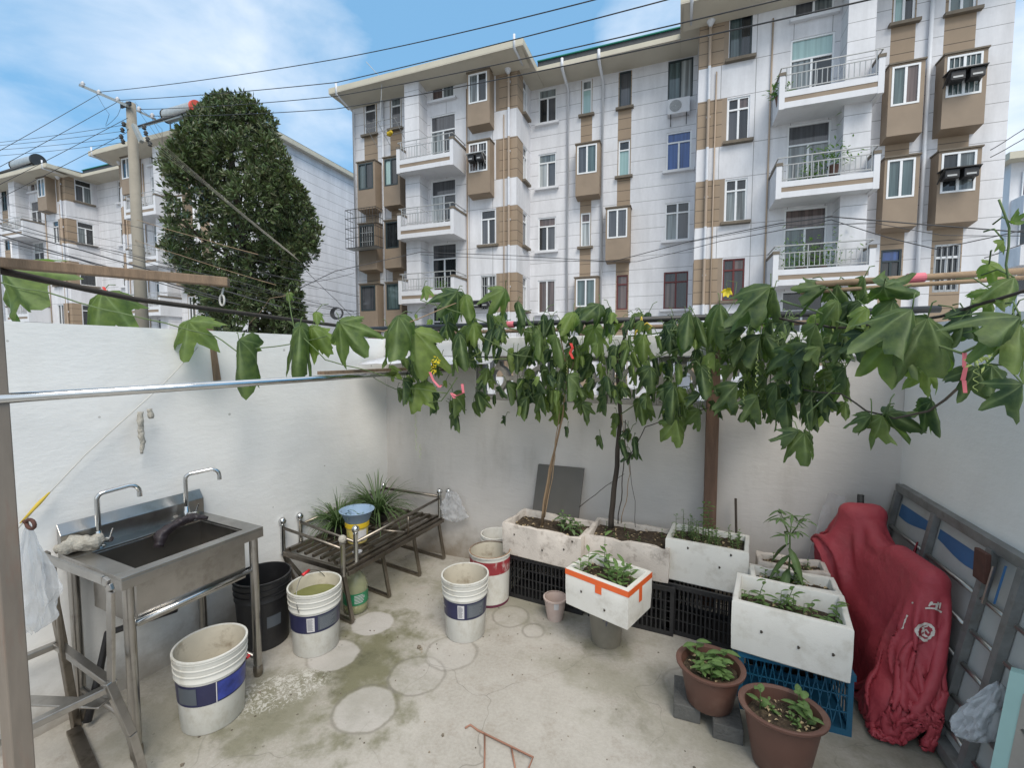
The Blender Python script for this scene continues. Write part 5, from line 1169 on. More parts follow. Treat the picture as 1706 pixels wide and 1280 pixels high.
    stroke([(1543, 1014), (1556, 1014), (1568, 1020)], 3, 'printed_character'); stroke([(1553, 1003), (1549, 1011)], 3, 'printed_character'); stroke([(1561, 1003), (1558, 1014)], 2.6, 'printed_character'); stroke([(1553, 1007), (1566, 1006)], 2.5, 'printed_character'); stroke([(1566, 1004), (1564, 1014)], 2.5, 'printed_character')
    stroke([(1512, 1027), (1507, 1036), (1503, 1049)], 3, 'printed_stroke'); stroke([(1513, 1028), (1510, 1026)], 4, 'printed_stroke'); stroke([(1522, 1004), (1523, 1007)], 3, 'printed_stroke')
    stroke([(1541+14.5*math.cos(a)*(1-.1*math.sin(a)), 1052+12.5*math.sin(a)+(2.5*abs(math.sin(a)) if math.sin(a) > 0 else 0)) for a in [k*math.pi/7 for k in range(15)]], 4.2, 'round_emblem')
    for s_ in ([(1533, 1046), (1548, 1044)], [(1540, 1042), (1536, 1052)], [(1532, 1054), (1545, 1050), (1549, 1056)], [(1541, 1050), (1541, 1061)], [(1537, 1060), (1546, 1061)]): stroke(s_, 2.8, 'round_emblem')
    return o
cv = cover()
# handlebar end poking from the cover and clear plastic behind it
tag(MB().tube([(1.05, 3.22, .60), (1.06, 3.25, .80), (1.065, 3.27, .90)], .018, 12).build('grey_rod', M['iron'], smooth=True), 'dark rod poking up behind the top of the red cover', 'rod')
pf = MB(); nx, ny = 12, 16
for j in range(ny+1):
    for i in range(nx+1):
        u, v = i/nx, j/ny; x = .80+.10*v+u*(.22-.12*v); z = .42+.46*v; pf.v.append(Vector((x, 3.30+noise.noise(Vector((x*14, z*9, 2)))*.03, z+noise.noise(Vector((x*20, z*7, 5)))*.02)))
for j in range(ny):
    for i in range(nx): a = j*(nx+1)+i; pf.f.append((a, a+1, a+nx+2, a+nx+1)); pf.m.append(0)
tag(pf.build('plastic_film', M['clear'], smooth=True), 'sheet of clear plastic film hanging on the wall behind the red cover', 'plastic film')

# ------------------------------------------------------------------ striped panel (old truck side) leaning on the right wall
tg = thing('truck_side_panel', 'grey steel truck side panel with a blue stripe leaning along the right wall', 'metal panel', (1.2, 2.4, 0))
M['tgp'] = mat('grey painted sheet', (.42, .43, .42), .5, var=.1, dirt=(.18, .16, .13), dirt_amt=.5); M['tgf'] = mat('weathered grey steel', (.20, .205, .20), .5, metal=.3, var=.25, scale=12, dirt=(.10, .08, .06), dirt_amt=.5, dirt_scale=14); M['tgb'] = mat('faded blue paint', (.035, .12, .27), .5, var=.2); M['rust'] = mat('rusty plate', (.085, .035, .025), .8, var=.3, scale=20); M['tube'] = mat('shiny steel tube', (.42, .42, .40), .35, metal=.9, var=.2)
def PX(z): return 1.13+.16*z/.95        # leaning
m = MB(); ya, yb_ = 1.0, 3.33
def pq(y0, y1, z0, z1, off, mi, mm=m): mm.add([(PX(z0)-off, y0, z0), (PX(z0)-off, y1, z0), (PX(z1)-off, y1, z1), (PX(z1)-off, y0, z1)], [(0, 1, 2, 3)], mi)
pq(ya, yb_, .06, .93, 0, 0)
def edge(y, z): return z
for (y0, y1) in ((1.0, 2.20), (2.46, 2.86), (2.92, 3.28)):
    n = 8
    for k in range(n):
        a, b = y0+(y1-y0)*k/n, y0+(y1-y0)*(k+1)/n; za = .80+.016*math.sin(b*11+1); zb2 = .80+.016*math.sin(a*11+1)
        m.add([(PX(.865)-.002, a, .865), (PX(.865)-.002, b, .865), (PX(za)-.002, b, za), (PX(zb2)-.002, a, zb2)], [(0, 1, 2, 3)], 1)
m.build('sheet', [M['tgp'], M['tgb']], tg, world=True)
def pbar(y0, z0, y1, z1, w0, w1, mt, nm, off=.03, round_=False):
    q = MB(); a = (PX(z0)-off, y0, z0); b = (PX(z1)-off, y1, z1)
    if round_: q.tube([a, b], w0, 8)
    else: q.bar(a, b, w0, w1, up=(1, 0, 0))
    return q.build(nm, M[mt], tg, world=True, smooth=round_)
pbar(ya, .94, yb_, .95, .045, .04, 'tgf', 'top_rail', .012)
pbar(ya, .05, yb_, .05, .05, .05, 'tgf', 'bottom_rail', .02)
for y in (3.31, 2.89, 2.44, 2.25, 1.45): pbar(y, .07, y, .93, .036, .03, 'tgf', 'upright', .02)
for z in (.72, .57, .42, .27, .14):
    for (a, b) in ((2.47, 2.865), (2.255, 2.415), (1.48, 2.205), (2.915, 3.285)):
        pbar(a, z, b, z, .010, 0, 'tube', 'tube_rail', .022, True)
q = MB(); q.box(PX(.85)-.065, PX(.85)-.045, 2.37, 2.45, .80, .93); q.build('hinge_plate', M['rust'], tg, world=True, bevel=.004)
pbar(2.29, .76, 2.29, .92, .004, .006, 'tgb', 'latch_strap', .055); pbar(2.32, .74, 2.32, .90, .010, .010, 'steel', 'latch_rod', .07)
pass; tag(MB().tube([(PX(.72)-.06, 2.93, .66), (PX(.8)-.05, 2.93, .76), (PX(.6)-.07, 2.92, .50)], [.008, .004, .02], 6).build('red_strap', M['redc'], smooth=True), 'thin red strap hanging on the striped panel above the cover', 'strap')
# bottom right: glazed board and plastic bag
bdm = thing('mirror_panel', 'pale mint edged board leaning in the bottom right corner of the yard', 'board', (1.15, 1.95, 0))
m = MB(); a = [Vector(v) for v in ((1.075, 2.05, 0), (1.40, 1.80, 0), (1.46, 1.84, .70), (1.16, 2.10, .60))]; m.v = a+[v+Vector((.02, .03, 0)) for v in a]; m.f = [(0, 1, 2, 3), (5, 4, 7, 6), (0, 4, 5, 1), (1, 5, 6, 2), (2, 6, 7, 3), (3, 7, 4, 0)]; m.m = [0]*6
m.build('panel', mat('mint painted edge', (.35, .55, .52), .4, var=.06), bdm, world=True)
m = MB(); c0 = sum(a, Vector())/4; off = Vector((-.004, -.006, 0)); m.v = [c0+(v-c0)*.80+off for v in a]; m.f = [(0, 1, 2, 3)]; m.m = [0]; m.build('inner_face', mat('beige face', (.36, .33, .29), .6), bdm, world=True)
film_bag('plastic_bag', 'crumpled milky plastic bag between the red cover and the mint board', (1.17, 2.17, .50), .17, .08, .24, M['milky'], 9, lean=(-.06, 0), flare=.5)
_b = on_bed(.09, 1.06, .61); film_bag('plastic_bag', 'clear plastic bag hanging from the far corner knob of the bed frame', _b, .19, .06, .26, M['clear'], 15, lean=(.03, 0), flare=.5)

# ------------------------------------------------------------------ left post, poles, line
tag(MB().box(-1.905, -1.845, .665, .715, 0, 2.4).build('timber_post', mat('grey brown worn post', (.20, .17, .14), .8, var=.2, scale=6, dirt=(.20, .10, .07), dirt_amt=.6, dirt_scale=5, stretch=(3, 3, .5)), bevel=.004), 'worn brown grey post at the left edge of the picture', 'post')
tag(MB().tube([(-1.83, .72, 1.255)]+[(-1.83+.035+.022*math.cos(a), .72, 1.25+.014*math.sin(a)) for a in [math.pi-k*math.pi/6 for k in range(13)]], .005, 6).build('iron_ring', M['rust'], smooth=True), 'small rusty ring screwed to the left post', 'ring')
film_bag('plastic_bag', 'white translucent plastic bag hanging behind the left post', (-1.96, .78, 1.20), .13, .06, .36, M['bagw'], 3, lean=(-.02, 0))
tag(MB().tube([(-1.85, .60, 1.625), (-1.85, 3.47, 1.625)], .0155, 16).build('steel_pole', M['chrome'], smooth=True), 'shiny steel pole running from the left post to the back wall', 'pole')
tag(MB().bar((-1.90, 2.0, 1.652), (-1.87, 3.44, 1.655), .055, .02).build('timber_batten', M['wood']), 'flat timber batten tied on top of the shiny steel pole', 'batten')
tag(MB().bar((-1.56, 1.2, 2.02), (-3.05, -.14, 2.10), .042, .032).build('timber_beam', M['wood'], bevel=.003), 'thick weathered timber beam at the upper left, its cut end towards the tree', 'beam')
tag(MB().tube([(-1.575, 1.19, 2.0), (-1.585, 1.19, 1.975)]+[(-1.585+.012*math.cos(a), 1.19, 1.955+.02*math.sin(a)) for a in [math.pi/2+k*math.pi/6 for k in range(13)]], .0035, 6).build('screw_eye', M['rope'], smooth=True), 'pale screw eye under the cut end of the timber beam', 'hook')
tag(MB().tube([(-1.75, .3, 2.03), (-2.35, 1.34, 2.01), (-2.36, 2.9, 1.965)], .012, 10).build('dark_pole', M['bark'], smooth=True), 'dark crooked pole along the top of the left wall', 'pole')
tag(MB().tube([(-2.45, 3.02, 1.965), (1.28, 3.0, 1.995)], .019, 12).build('dark_pole', M['iron'], smooth=True), 'long dark pipe across the yard that carries the vines', 'pole')
tag(MB().tube([(-2.4, 3.28, 1.935), (1.28, 3.25, 1.96)], .015, 10).build('timber_batten', M['wood']), 'thin pale timber pole behind the long dark pipe', 'pole')
tag(MB().tube([(.55, 2.3, 2.06), (1.3, 2.42, 2.09)], .014, 10).tube([(.5, 2.32, 2.03), (1.3, 2.30, 2.05)], .009, 8).build('bamboo_cane', M['dry'], smooth=True), 'pale cane and wire carrying the big leaves at the upper right', 'cane')
tag(MB().bar((-2.66, 1.90, 1.95), (-2.63, 1.92, 1.60), .035, .03).build('timber_peg', M['wood']), 'short upright timber peg on the left wall under the crooked pole', 'peg')
lx_ = lambda y: LWX(y)+.04
ln = [(lx_(1.80), 1.80, 1.80), (lx_(1.62), 1.62, 1.60), (lx_(1.45), 1.45, 1.44), (lx_(1.28), 1.28, 1.28), (lx_(1.12), 1.12, 1.10), (lx_(1.0), 1.0, .95)]
cl = MB().tube(ln, .003, 6).build('clothes_line', M['rope'], smooth=True); tag(cl, 'white cord slanting down the left wall above the sink', 'cord')
tag(MB().tube([(lx_(1.14)+.01, 1.14, 1.13), (lx_(1.10)+.015, 1.10, 1.09), (lx_(1.04)+.012, 1.04, 1.02)], [.004, .009, .003], 6).build('yellow_string', M['yelr'], smooth=True), 'yellow string knotted to the lower end of the white cord', 'string')
tag(crumple('hanging_glove', [(lx_(1.49)+.03, 1.49, 1.46), (lx_(1.49)+.03, 1.485, 1.38), (lx_(1.49)+.03, 1.49, 1.30), (lx_(1.49)+.03, 1.485, 1.24)], [.012, .014, .012, .005], M['raglight'], 41, .4, n=10), 'grey cloth strip hanging from the white cord on the left wall', 'cloth')
tag(crumple('hanging_glove', [(lx_(1.52)+.035, 1.53, 1.47), (lx_(1.52)+.035, 1.535, 1.42)], [.012, .013], M['raglight'], 43, .4, n=10), 'short grey cloth scrap pegged at the top of the hanging strip', 'cloth')
# marbled sheet on the corner poles
ps = MB(); cs = [Vector(v) for v in ((-2.42, 2.95, 1.69), (-1.35, 3.10, 1.685), (-1.42, 3.42, 1.735), (-2.42, 3.44, 1.77))]; nx = 14
for j in range(nx+1):
    for i in range(nx+1):
        u, v = i/nx, j/nx; p = cs[0]*(1-u)*(1-v)+cs[1]*u*(1-v)+cs[2]*u*v+cs[3]*(1-u)*v; p.z += noise.noise(p*5)*.02; ps.v.append(p)
for j in range(nx):
    for i in range(nx): a = j*(nx+1)+i; ps.f.append((a, a+1, a+nx+2, a+nx+1)); ps.m.append(0)
o = ps.build('plastic_sheet', mat('marbled white sheet', (.60, .61, .64), .4, var=.15, scale=5, dirt=(.38, .40, .46), dirt_amt=.7, dirt_scale=9), smooth=True); tag(o, 'marbled white plastic sheet lying over the poles in the left back corner', 'plastic sheet')
sol = o.modifiers.new('thick', 'SOLIDIFY'); sol.thickness = .004

# ------------------------------------------------------------------ vines
camR = Vector((math.cos(YAW), math.sin(YAW), 0)); camF = Vector((-math.sin(YAW), math.cos(YAW), 0))
def at(px, py, Y): r = ray(px, py); return Vector((0, 0, CAMZ))+r*(Y/r.y)
def depth(p): return (p-Vector((0, 0, CAMZ))).dot(camF)
# apex of each big leaf as found in the photograph: column, row, length in pixels, distance into the yard, turn, fold, sag, tone
BIG = [(4, 452, 120, 1.25, 52, .35, .2, .55), (170, 487, 92, 1.5, -5, .42, .35, .5), (314, 535, 74, 1.7, -5, .2, .15, .6), (398, 566, 104, 1.75, 3, .85, .3, .35), (500, 543, 98, 2.0, 2, .8, .3, .35),
 (566, 538, 76, 2.1, 38, .35, .3, .5), (520, 545, 60, 2.1, 35, .5, .3, .8), (664, 527, 100, 2.3, -4, .55, .45, .45), (690, 552, 110, 2.5, 6, .5, .4, .9), (694, 640, 62, 2.6, -8, .3, .2, .95), (672, 632, 52, 2.5, 4, .9, .4, .1),
 (762, 486, 68, 2.6, -40, .4, .3, .15), (775, 492, 48, 2.6, 12, .6, .5, .8), (842, 482, 58, 2.6, -28, .4, .4, .6), (862, 503, 48, 2.6, 14, .7, .5, .25), (765, 556, 78, 2.6, 10, .7, .4, .2), (790, 536, 62, 2.7, -8, .9, .5, .2), (815, 525, 60, 2.7, 6, 1.0, .5, .35),
 (905, 524, 40, 2.7, 0, .9, .6, .1), (900, 556, 58, 2.6, -3, 1.0, .4, .55), (926, 560, 64, 2.6, 12, .9, .4, .5), (946, 626, 58, 2.6, 4, .7, .3, .35), (862, 588, 40, 2.8, 2, .9, .3, .15), (845, 640, 42, 2.8, 8, .8, .3, .3), (795, 655, 42, 2.8, 14, .7, .3, .2), (760, 690, 34, 2.8, 12, .7, .3, .2), (718, 655, 42, 2.7, -3, 1.0, .3, .1), (755, 655, 52, 2.7, 0, .8, .4, .4), (878, 664, 42, 2.8, -6, .7, .3, .2), (903, 655, 44, 2.8, 12, .8, .3, .25),
 (1000, 506, 50, 2.7, -50, .4, .4, .2), (1016, 513, 50, 2.7, 6, .9, .5, .15), (990, 545, 60, 2.8, 10, .4, .3, .7), (1072, 560, 50, 2.8, 0, .5, .3, .75), (1148, 520, 76, 2.6, -12, .8, .5, .25), (1160, 530, 60, 2.6, 16, .9, .4, .3), (1199, 508, 88, 2.6, 3, .65, .45, .35), (1284, 477, 92, 2.5, -16, .75, .55, .2), (1290, 482, 70, 2.5, 20, .8, .5, .25),
 (1243, 548, 54, 2.6, -50, .5, .3, .2), (1266, 562, 72, 2.6, -20, .7, .4, .2), (1275, 560, 66, 2.6, 24, .6, .3, .3), (1168, 612, 68, 2.6, 2, .65, .3, .2), (1122, 642, 82, 2.6, -4, .75, .4, .15), (1084, 612, 56, 2.7, 6, .5, .4, .2), (1228, 640, 66, 2.6, -6, .8, .4, .2), (1294, 640, 66, 2.5, -4, .9, .5, .3), (1066, 668, 52, 2.8, 8, .6, .3, .45), (1127, 700, 60, 2.7, 8, .5, .3, .7), (1165, 683, 42, 2.8, -2, .6, .3, .5), (1258, 678, 40, 2.7, -8, .6, .2, .1), (1010, 660, 40, 2.8, 0, .9, .4, .2), (1232, 590, 46, 2.8, 20, .5, .4, .4),
 (1378, 474, 62, 2.3, -48, .4, .5, .2), (1395, 474, 50, 2.3, 35, .5, .5, .25), (1440, 462, 56, 2.3, 6, .9, .5, .55), (1472, 478, 80, 2.1, 76, .5, .35, .3), (1396, 500, 58, 2.2, 6, .6, .5, .5), (1462, 534, 100, 2.1, -4, .95, .3, .2), (1520, 515, 130, 1.75, -26, .42, .5, .25), (1545, 530, 140, 1.75, 14, .38, .45, .35), (1500, 560, 110, 1.8, -10, .35, .3, .75), (1545, 610, 62, 1.9, 0, .4, .3, .8),
 (1648, 440, 44, 1.8, 60, .3, .3, .98), (1690, 462, 70, 1.7, -30, .4, .4, .6), (1700, 528, 120, 1.5, -58, .4, .4, .25), (1700, 540, 120, 1.5, -18, .4, .3, .65), (1625, 612, 72, 1.7, 22, .5, .3, .2), (1652, 610, 66, 1.7, -10, .5, .3, .15), (1704, 640, 84, 1.45, -4, .5, .3, .1), (1478, 690, 76, 2.0, 62, .55, .5, .2), (1470, 693, 62, 2.0, 18, .5, .5, .55), (1452, 692, 46, 2.0, -38, .6, .3, .3), (1552, 668, 78, 1.95, 12, .9, .45, .1), (1350, 576, 86, 2.3, 6, .95, .35, .3), (1330, 580, 70, 2.4, -16, .8, .4, .2), (1352, 655, 76, 2.3, 0, 1.0, .4, .2), (1310, 668, 66, 2.4, -4, .7, .4, .2), (1375, 655, 42, 2.3, 30, .5, .3, .1), (1340, 722, 72, 2.2, -4, .5, .3, .45), (1330, 720, 44, 2.2, -36, .6, .4, .2), (1262, 660, 60, 2.5, 4, .6, .4, .3), (1056, 730, 44, 2.9, 0, .8, .4, .1), (1034, 735, 34, 2.9, 14, .8, .4, .1), (946, 712, 22, 3.0, 0, .8, .3, .1), (842, 695, 18, 3.0, 0, 1.0, .3, .0), (1000, 728, 24, 3.0, 10, .7, .3, .2), (1028, 690, 26, 3.0, 0, .6, .3, .45), (480, 488, 16, 2.0, 0, .4, .3, .7), (526, 520, 24, 2.0, 10, .4, .3, .85), (706, 478, 26, 2.7, 12, .4, .3, .8), (1686, 372, 26, 1.7, 180, .3, .3, .5), (1672, 400, 26, 1.7, 10, .3, .3, .8)]
def stem_line(pts, r0, r1, lb_m, seed=0, wob=.012, n=5):
    q = []; pts = [Vector(p) for p in pts]
    for a, b in zip(pts, pts[1:]):
        k = max(2, int((b-a).length/.05))
        for i in range(k): p = a.lerp(b, i/k); q.append(p+Vector((noise.noise(p*7+Vector((seed, 0, 0))), noise.noise(p*7+Vector((0, seed, 3))), noise.noise(p*7+Vector((3, 0, seed)))))*wob)
    q.append(pts[-1]); m = MB(); m.tube(q, [r0+(r1-r0)*i/(len(q)-1) for i in range(len(q))], n); return m
def tendril(p, L_, turns=6, r=.008, wd=.0012, dirx=0):
    q = []; n = turns*10
    for i in range(n+1):
        t = i/n; a = t*turns*6.283; rr = r*min(1, t*3)*(1-.3*t); q.append(Vector(p)+Vector((rr*math.cos(a)+dirx*t*L_, rr*math.sin(a), -L_*t)))
    return MB().tube(q, wd, 4)
RV = random.Random(21)
def make_vine(name, label, loc, sel, fills, stems):
    t = thing(name, label, 'vine', loc); lb = LB(); pet = MB()
    leaves = [b for b in BIG if sel(b[0])]
    for (x0, x1, y0, y1, n, Y0, Y1, s0, s1) in fills:
        for _ in range(n):
            px = RV.uniform(x0, x1); py = y0+(y1-y0)*RV.random()**1.15
            leaves.append((px, py, RV.uniform(s0, s1), RV.uniform(Y0, Y1), RV.gauss(0, 16), RV.uniform(.45, 1.05), RV.uniform(.25, .55), min(1, max(0, RV.gauss(.44, .42)))))
    for (px, py, ln, Y, turn, fold, sag, tone) in leaves:
        P_ = at(px, py, Y); sz = ln*depth(P_)/745*(1.0 if px < 620 else (.82 if ln > 100 else (.88 if ln > 50 else .95))); a = rad(turn)
        dn = Vector((0, 0, -1))*math.cos(a)+camR*math.sin(a)-camF*RV.uniform(.0, .35); yw = RV.uniform(-.5, .5)
        sd_ = camR*math.cos(a)*math.cos(yw)+Vector((0, 0, 1))*math.sin(a)+camF*math.sin(yw)
        if abs(turn) > 150: sd_ = camR
        vine_leaf(lb, P_, sz, dn, sd_, None, fold=min(1.25, fold*1.2+.08), sag=min(.7, sag*1.15), curl=RV.uniform(.1, .45), tone=tone*.85, rnd=RV, lobed=RV.uniform(.9, 1.1), ns=54 if ln > 40 else 36, nr=7 if ln > 40 else 5, pleat=RV.uniform(.03, .08) if px > 600 else .03)
        e = P_+Vector((RV.uniform(-.05, .05), RV.uniform(-.02, .10), RV.uniform(.02, .07)+.0)); mid = (P_+e)/2+Vector((0, 0, .02)); pet.tube([e, mid, P_], [.0026, .0022, .002], 5)
    f_ = lb.build('leaves', M['vine'], t, smooth=True, world=True)
    for pts, r0, r1, mt in stems:
        m = stem_line(pts, r0, r1, None, seed=len(pts)); m.build('stem', M[mt], t, smooth=True, world=True)
    ls = pet.build('leaf_stalks', M['stem'], t, smooth=True, world=True); ls['kind'] = 'stuff'
    return t
A0 = at(903, 865, 3.05)
vA = make_vine('gourd_vine', 'gourd vine climbing the tan cane out of the left foam planter, drooping leaves', (-.85, 3.05, .5), lambda x: 700 <= x < 975,
  [(660, 985, 515, 660, 60, 2.5, 3.2, 12, 26), (740, 985, 512, 555, 18, 2.6, 3.1, 32, 52), (760, 880, 560, 650, 12, 2.7, 3.2, 26, 44), (870, 990, 560, 640, 40, 2.7, 3.25, 20, 40), (640, 760, 590, 660, 9, 2.5, 2.8, 20, 36), (740, 870, 640, 690, 10, 2.7, 3.1, 18, 32), (860, 985, 640, 685, 30, 2.8, 3.2, 18, 34)],
  [([A0, at(915, 780, 3.06), at(937, 700, 3.05), at(945, 620, 3.0), at(930, 545, 2.95)], .008, .004, 'dry'), ([at(908, 862, 3.03), at(925, 760, 3.04), at(930, 690, 3.02), at(958, 600, 2.98)], .004, .003, 'dry'),
   ([at(930, 560, 2.9), at(850, 548, 2.8), at(760, 520, 2.6), at(700, 500, 2.5)], .005, .003, 'stem'), ([at(1005, 560, 2.9), at(930, 600, 2.8), at(850, 590, 2.7), at(800, 560, 2.6)], .004, .003, 'stem'), ([at(745, 655, 2.6), at(700, 648, 2.55), at(660, 650, 2.5), at(615, 625, 2.4)], .004, .002, 'stem'), ([at(760, 630, 2.6), at(735, 668, 2.6), at(700, 673, 2.6)], .004, .003, 'stem'), ([at(845, 560, 2.7), at(780, 600, 2.7), at(845, 598, 2.7)], .002, .0015, 'tendril')])
tag(MB().tube([A0+Vector((-.01, .0, -.1)), at(922, 760, 3.08), at(938, 690, 3.08)], [.010, .008, .007], 8).build('bamboo_cane', M['dry'], smooth=True), 'tan cane standing in the left foam planter with a vine round it', 'cane')
vB = make_vine('gourd_vine', 'gourd vine with a thick dark stem rising from the middle foam planter', (-.33, 3.05, .5), lambda x: 975 <= x < 1318,
  [(985, 1330, 520, 690, 110, 2.6, 3.2, 12, 28), (985, 1325, 520, 560, 22, 2.6, 3.1, 30, 52), (1000, 1330, 560, 650, 80, 2.6, 3.25, 20, 42), (1060, 1330, 640, 690, 30, 2.6, 3.1, 22, 40), (1000, 1060, 690, 760, 6, 2.95, 3.1, 14, 26)],
  [([at(1017, 880, 3.05), at(1025, 800, 3.05), at(1033, 700, 3.05), at(1030, 600, 3.0), at(1045, 545, 2.95)], .021, .009, 'bark'), ([at(1030, 872, 3.0), at(1040, 780, 3.0), at(1042, 700, 3.0)], .004, .003, 'bark'), ([at(1035, 872, 3.02), at(1050, 790, 3.0), at(1035, 690, 3.0)], .003, .002, 'dry'), ([at(965, 845, 3.15), at(1010, 810, 3.1), at(1040, 790, 3.05)], .003, .002, 'bark'), ([at(1045, 770, 2.95), at(1075, 712, 2.9), at(1180, 680, 2.8)], .003, .003, 'bark'), ([at(1060, 880, 3.0), at(1055, 820, 3.0), at(1045, 740, 3.0)], .002, .0015, 'bark'),
   ([at(1045, 560, 2.9), at(1120, 552, 2.8), at(1230, 545, 2.7), at(1330, 530, 2.5)], .005, .004, 'stem'), ([at(1000, 600, 2.9), at(1080, 600, 2.8), at(1150, 575, 2.7), at(1230, 595, 2.7), at(1310, 560, 2.6)], .004, .003, 'stem'), ([at(1035, 690, 3.0), at(1100, 650, 2.9), at(1180, 640, 2.8)], .004, .003, 'stem')])
vC = make_vine('gourd_vine', 'gourd vine with very large leaves hanging from the canes at the upper right', (1.2, 1.9, 0), lambda x: x >= 1318,
  [(1330, 1410, 560, 690, 16, 2.3, 2.8, 24, 40), (1325, 1420, 520, 640, 22, 2.2, 2.8, 34, 60), (1380, 1500, 500, 560, 9, 2.1, 2.5, 40, 64), (1600, 1700, 470, 560, 8, 1.6, 1.9, 40, 70), (1330, 1400, 640, 690, 8, 2.3, 2.7, 28, 46)],
  [([Vector((1.27, 1.9, .02)), Vector((1.27, 1.9, 1.2)), at(1720, 520, 1.6), at(1690, 548, 1.6), at(1600, 590, 1.7), at(1520, 560, 1.8)], .006, .004, 'stem'), ([at(1600, 640, 1.9), at(1545, 685, 1.95), at(1490, 698, 2.0), at(1440, 685, 2.05), at(1400, 655, 2.2), at(1340, 650, 2.3)], .0045, .003, 'bark'), ([at(1300, 500, 2.4), at(1360, 520, 2.3), at(1440, 548, 2.1)], .005, .004, 'stem'), ([at(1300, 530, 2.5), at(1380, 545, 2.3), at(1480, 540, 2.0), at(1600, 520, 1.8), at(1720, 480, 1.6)], .006, .005, 'bark'), ([at(1670, 330, 1.7), at(1680, 380, 1.7), at(1678, 440, 1.7), at(1690, 490, 1.7)], .003, .003, 'stem'), ([at(1356, 740, 2.2), at(1345, 690, 2.2), at(1400, 640, 2.2)], .003, .003, 'stem')])
vD = make_vine('gourd_vine', 'thin runner of a gourd vine with a row of single leaves at the upper left', (-2.0, 1.6, 1.9), lambda x: x < 700, [(600, 700, 520, 560, 3, 2.4, 2.6, 30, 40)],
  [([at(-10, 470, 1.2), at(80, 488, 1.3), at(130, 505, 1.4), at(215, 525, 1.5), at(275, 540, 1.6), at(360, 560, 1.75), at(395, 585, 1.75), at(475, 575, 2.0), at(545, 560, 2.1)], .004, .003, 'stem'), ([at(480, 490, 2.0), at(490, 545, 2.0), at(540, 600, 2.05), at(610, 618, 2.2), at(680, 635, 2.4)], .0035, .003, 'stem'), ([at(485, 488, 2.0), at(450, 498, 2.05), at(415, 540, 2.1)], .002, .0015, 'dry'), ([at(560, 545, 2.2), at(640, 552, 2.3), at(700, 530, 2.4), at(760, 505, 2.6)], .004, .003, 'dry')])
tn = [(692, 690, 2.6, .25, 5, .007, .02), (1262, 590, 2.4, .16, 6, .007, 0), (1628, 600, 1.65, .09, 4, .007, 0), (700, 740, 2.6, .10, 3, .008, 0), (1240, 640, 2.5, .1, 5, .005, 0), (1460, 560, 2.0, .12, 6, .005, -.1), (945, 600, 2.7, .12, 6, .005, 0), (1180, 600, 2.6, .12, 5, .006, .1)]
for i, (px, py, Y, L_, tu, r_, dx) in enumerate(tn):
    v = vD if px < 700 else (vA if px < 975 else (vB if px < 1318 else vC)); tendril(at(px, py, Y), L_, tu, r_, .0012, dx).build('tendril', M['tendril'], v, smooth=True, world=True)
# flower on its stalk, ribbons and ties
st = stem_line([at(1200, 540, 2.7), at(1222, 500, 2.7), at(1228, 470, 2.7), at(1212, 468, 2.7), at(1210, 480, 2.7)], .002, .0015, None); st.build('flower_stalk', M['stem'], vB, smooth=True, world=True)
fl = LB(); c = at(1211, 484, 2.7)
for k in range(5): a = k*1.2566; small_leaf(fl, c, Vector((math.cos(a)*.7, -.3, math.sin(a)*.7-.5)), Vector((-math.sin(a), 0, math.cos(a))), .034, .026, .2, .9, seg=4)
fl.build('flower', M['fly'], vB, smooth=True, world=True)
for k, (px, py, Y) in enumerate([(722, 612, 2.55), (727, 598, 2.55), (1392, 538, 2.3), (1640, 590, 1.65), (1630, 598, 1.65)]):
    fl = LB(); c = at(px, py, Y)
    for j in range(14): a = j*2.4; small_leaf(fl, c+Vector((RV.uniform(-.02, .02), 0, RV.uniform(-.03, .03))), Vector((math.cos(a), -.3, math.sin(a))), Vector((-math.sin(a), 0, math.cos(a))), .02, .008, .2, .9, seg=2)
    fl.build('flower_buds', M['tendril'] if k > 1 else M['fly'], vA if px < 975 else vC, smooth=True, world=True)
def ribbon(pts, wd, mt, name, label, Y):
    m = MB(); q = [at(x, y, Y) for x, y in pts]
    for i in range(len(q)-1):
        s_ = camR*wd/2; m.add([q[i]-s_, q[i]+s_, q[i+1]+s_*(.8+.4*(i % 2))+camF*.004, q[i+1]-s_+camF*.004], [(0, 1, 2, 3)])
    return tag(m.build(name, M[mt], smooth=False), label, 'ribbon')
ribbon([(716, 620), (722, 634), (732, 646), (735, 642)], .016, 'pinkr', 'pink_ribbon', 'pink ribbon tied among yellow buds left of the vine mass', 2.5)
ribbon([(770, 640), (772, 655), (760, 660), (752, 655), (757, 664)], .018, 'pinkr', 'pink_ribbon', 'pink ribbon knotted just above the top of the back wall base', 2.6)
ribbon([(951, 572), (954, 579), (950, 588), (955, 598)], .016, 'redr', 'orange_ribbon', 'orange red ribbon hanging above the tan cane', 2.6)
ribbon([(1607, 588), (1609, 612), (1606, 634), (1611, 655)], .014, 'pinkr', 'pink_ribbon', 'long pink ribbon hanging at the right among the largest leaves', 1.7)
ribbon([(172, 478), (177, 488)], .016, 'redr', 'red_ribbon', 'tiny red ribbon on the thin runner at the upper left', 1.45)
tag(MB().tube([at(1068, 528, 2.98), at(1070, 545, 2.95), at(1060, 552, 2.95), at(1056, 565, 2.95)], .007, 6).tube([at(1068, 546, 2.95), at(1078, 538, 2.95), at(1086, 544, 2.95), at(1080, 550, 2.95)], .005, 6).build('yellow_tie', M['yelr'], smooth=True), 'yellow strip tied round the long dark pipe', 'tie')
def wrap(p, d, r_, L_, mt, label):
    d = d.normalized(); tag(MB().tube([p-d*L_/2, p+d*L_/2], r_, 14).build('tape_wrap', M[mt], smooth=False), label, 'tape')
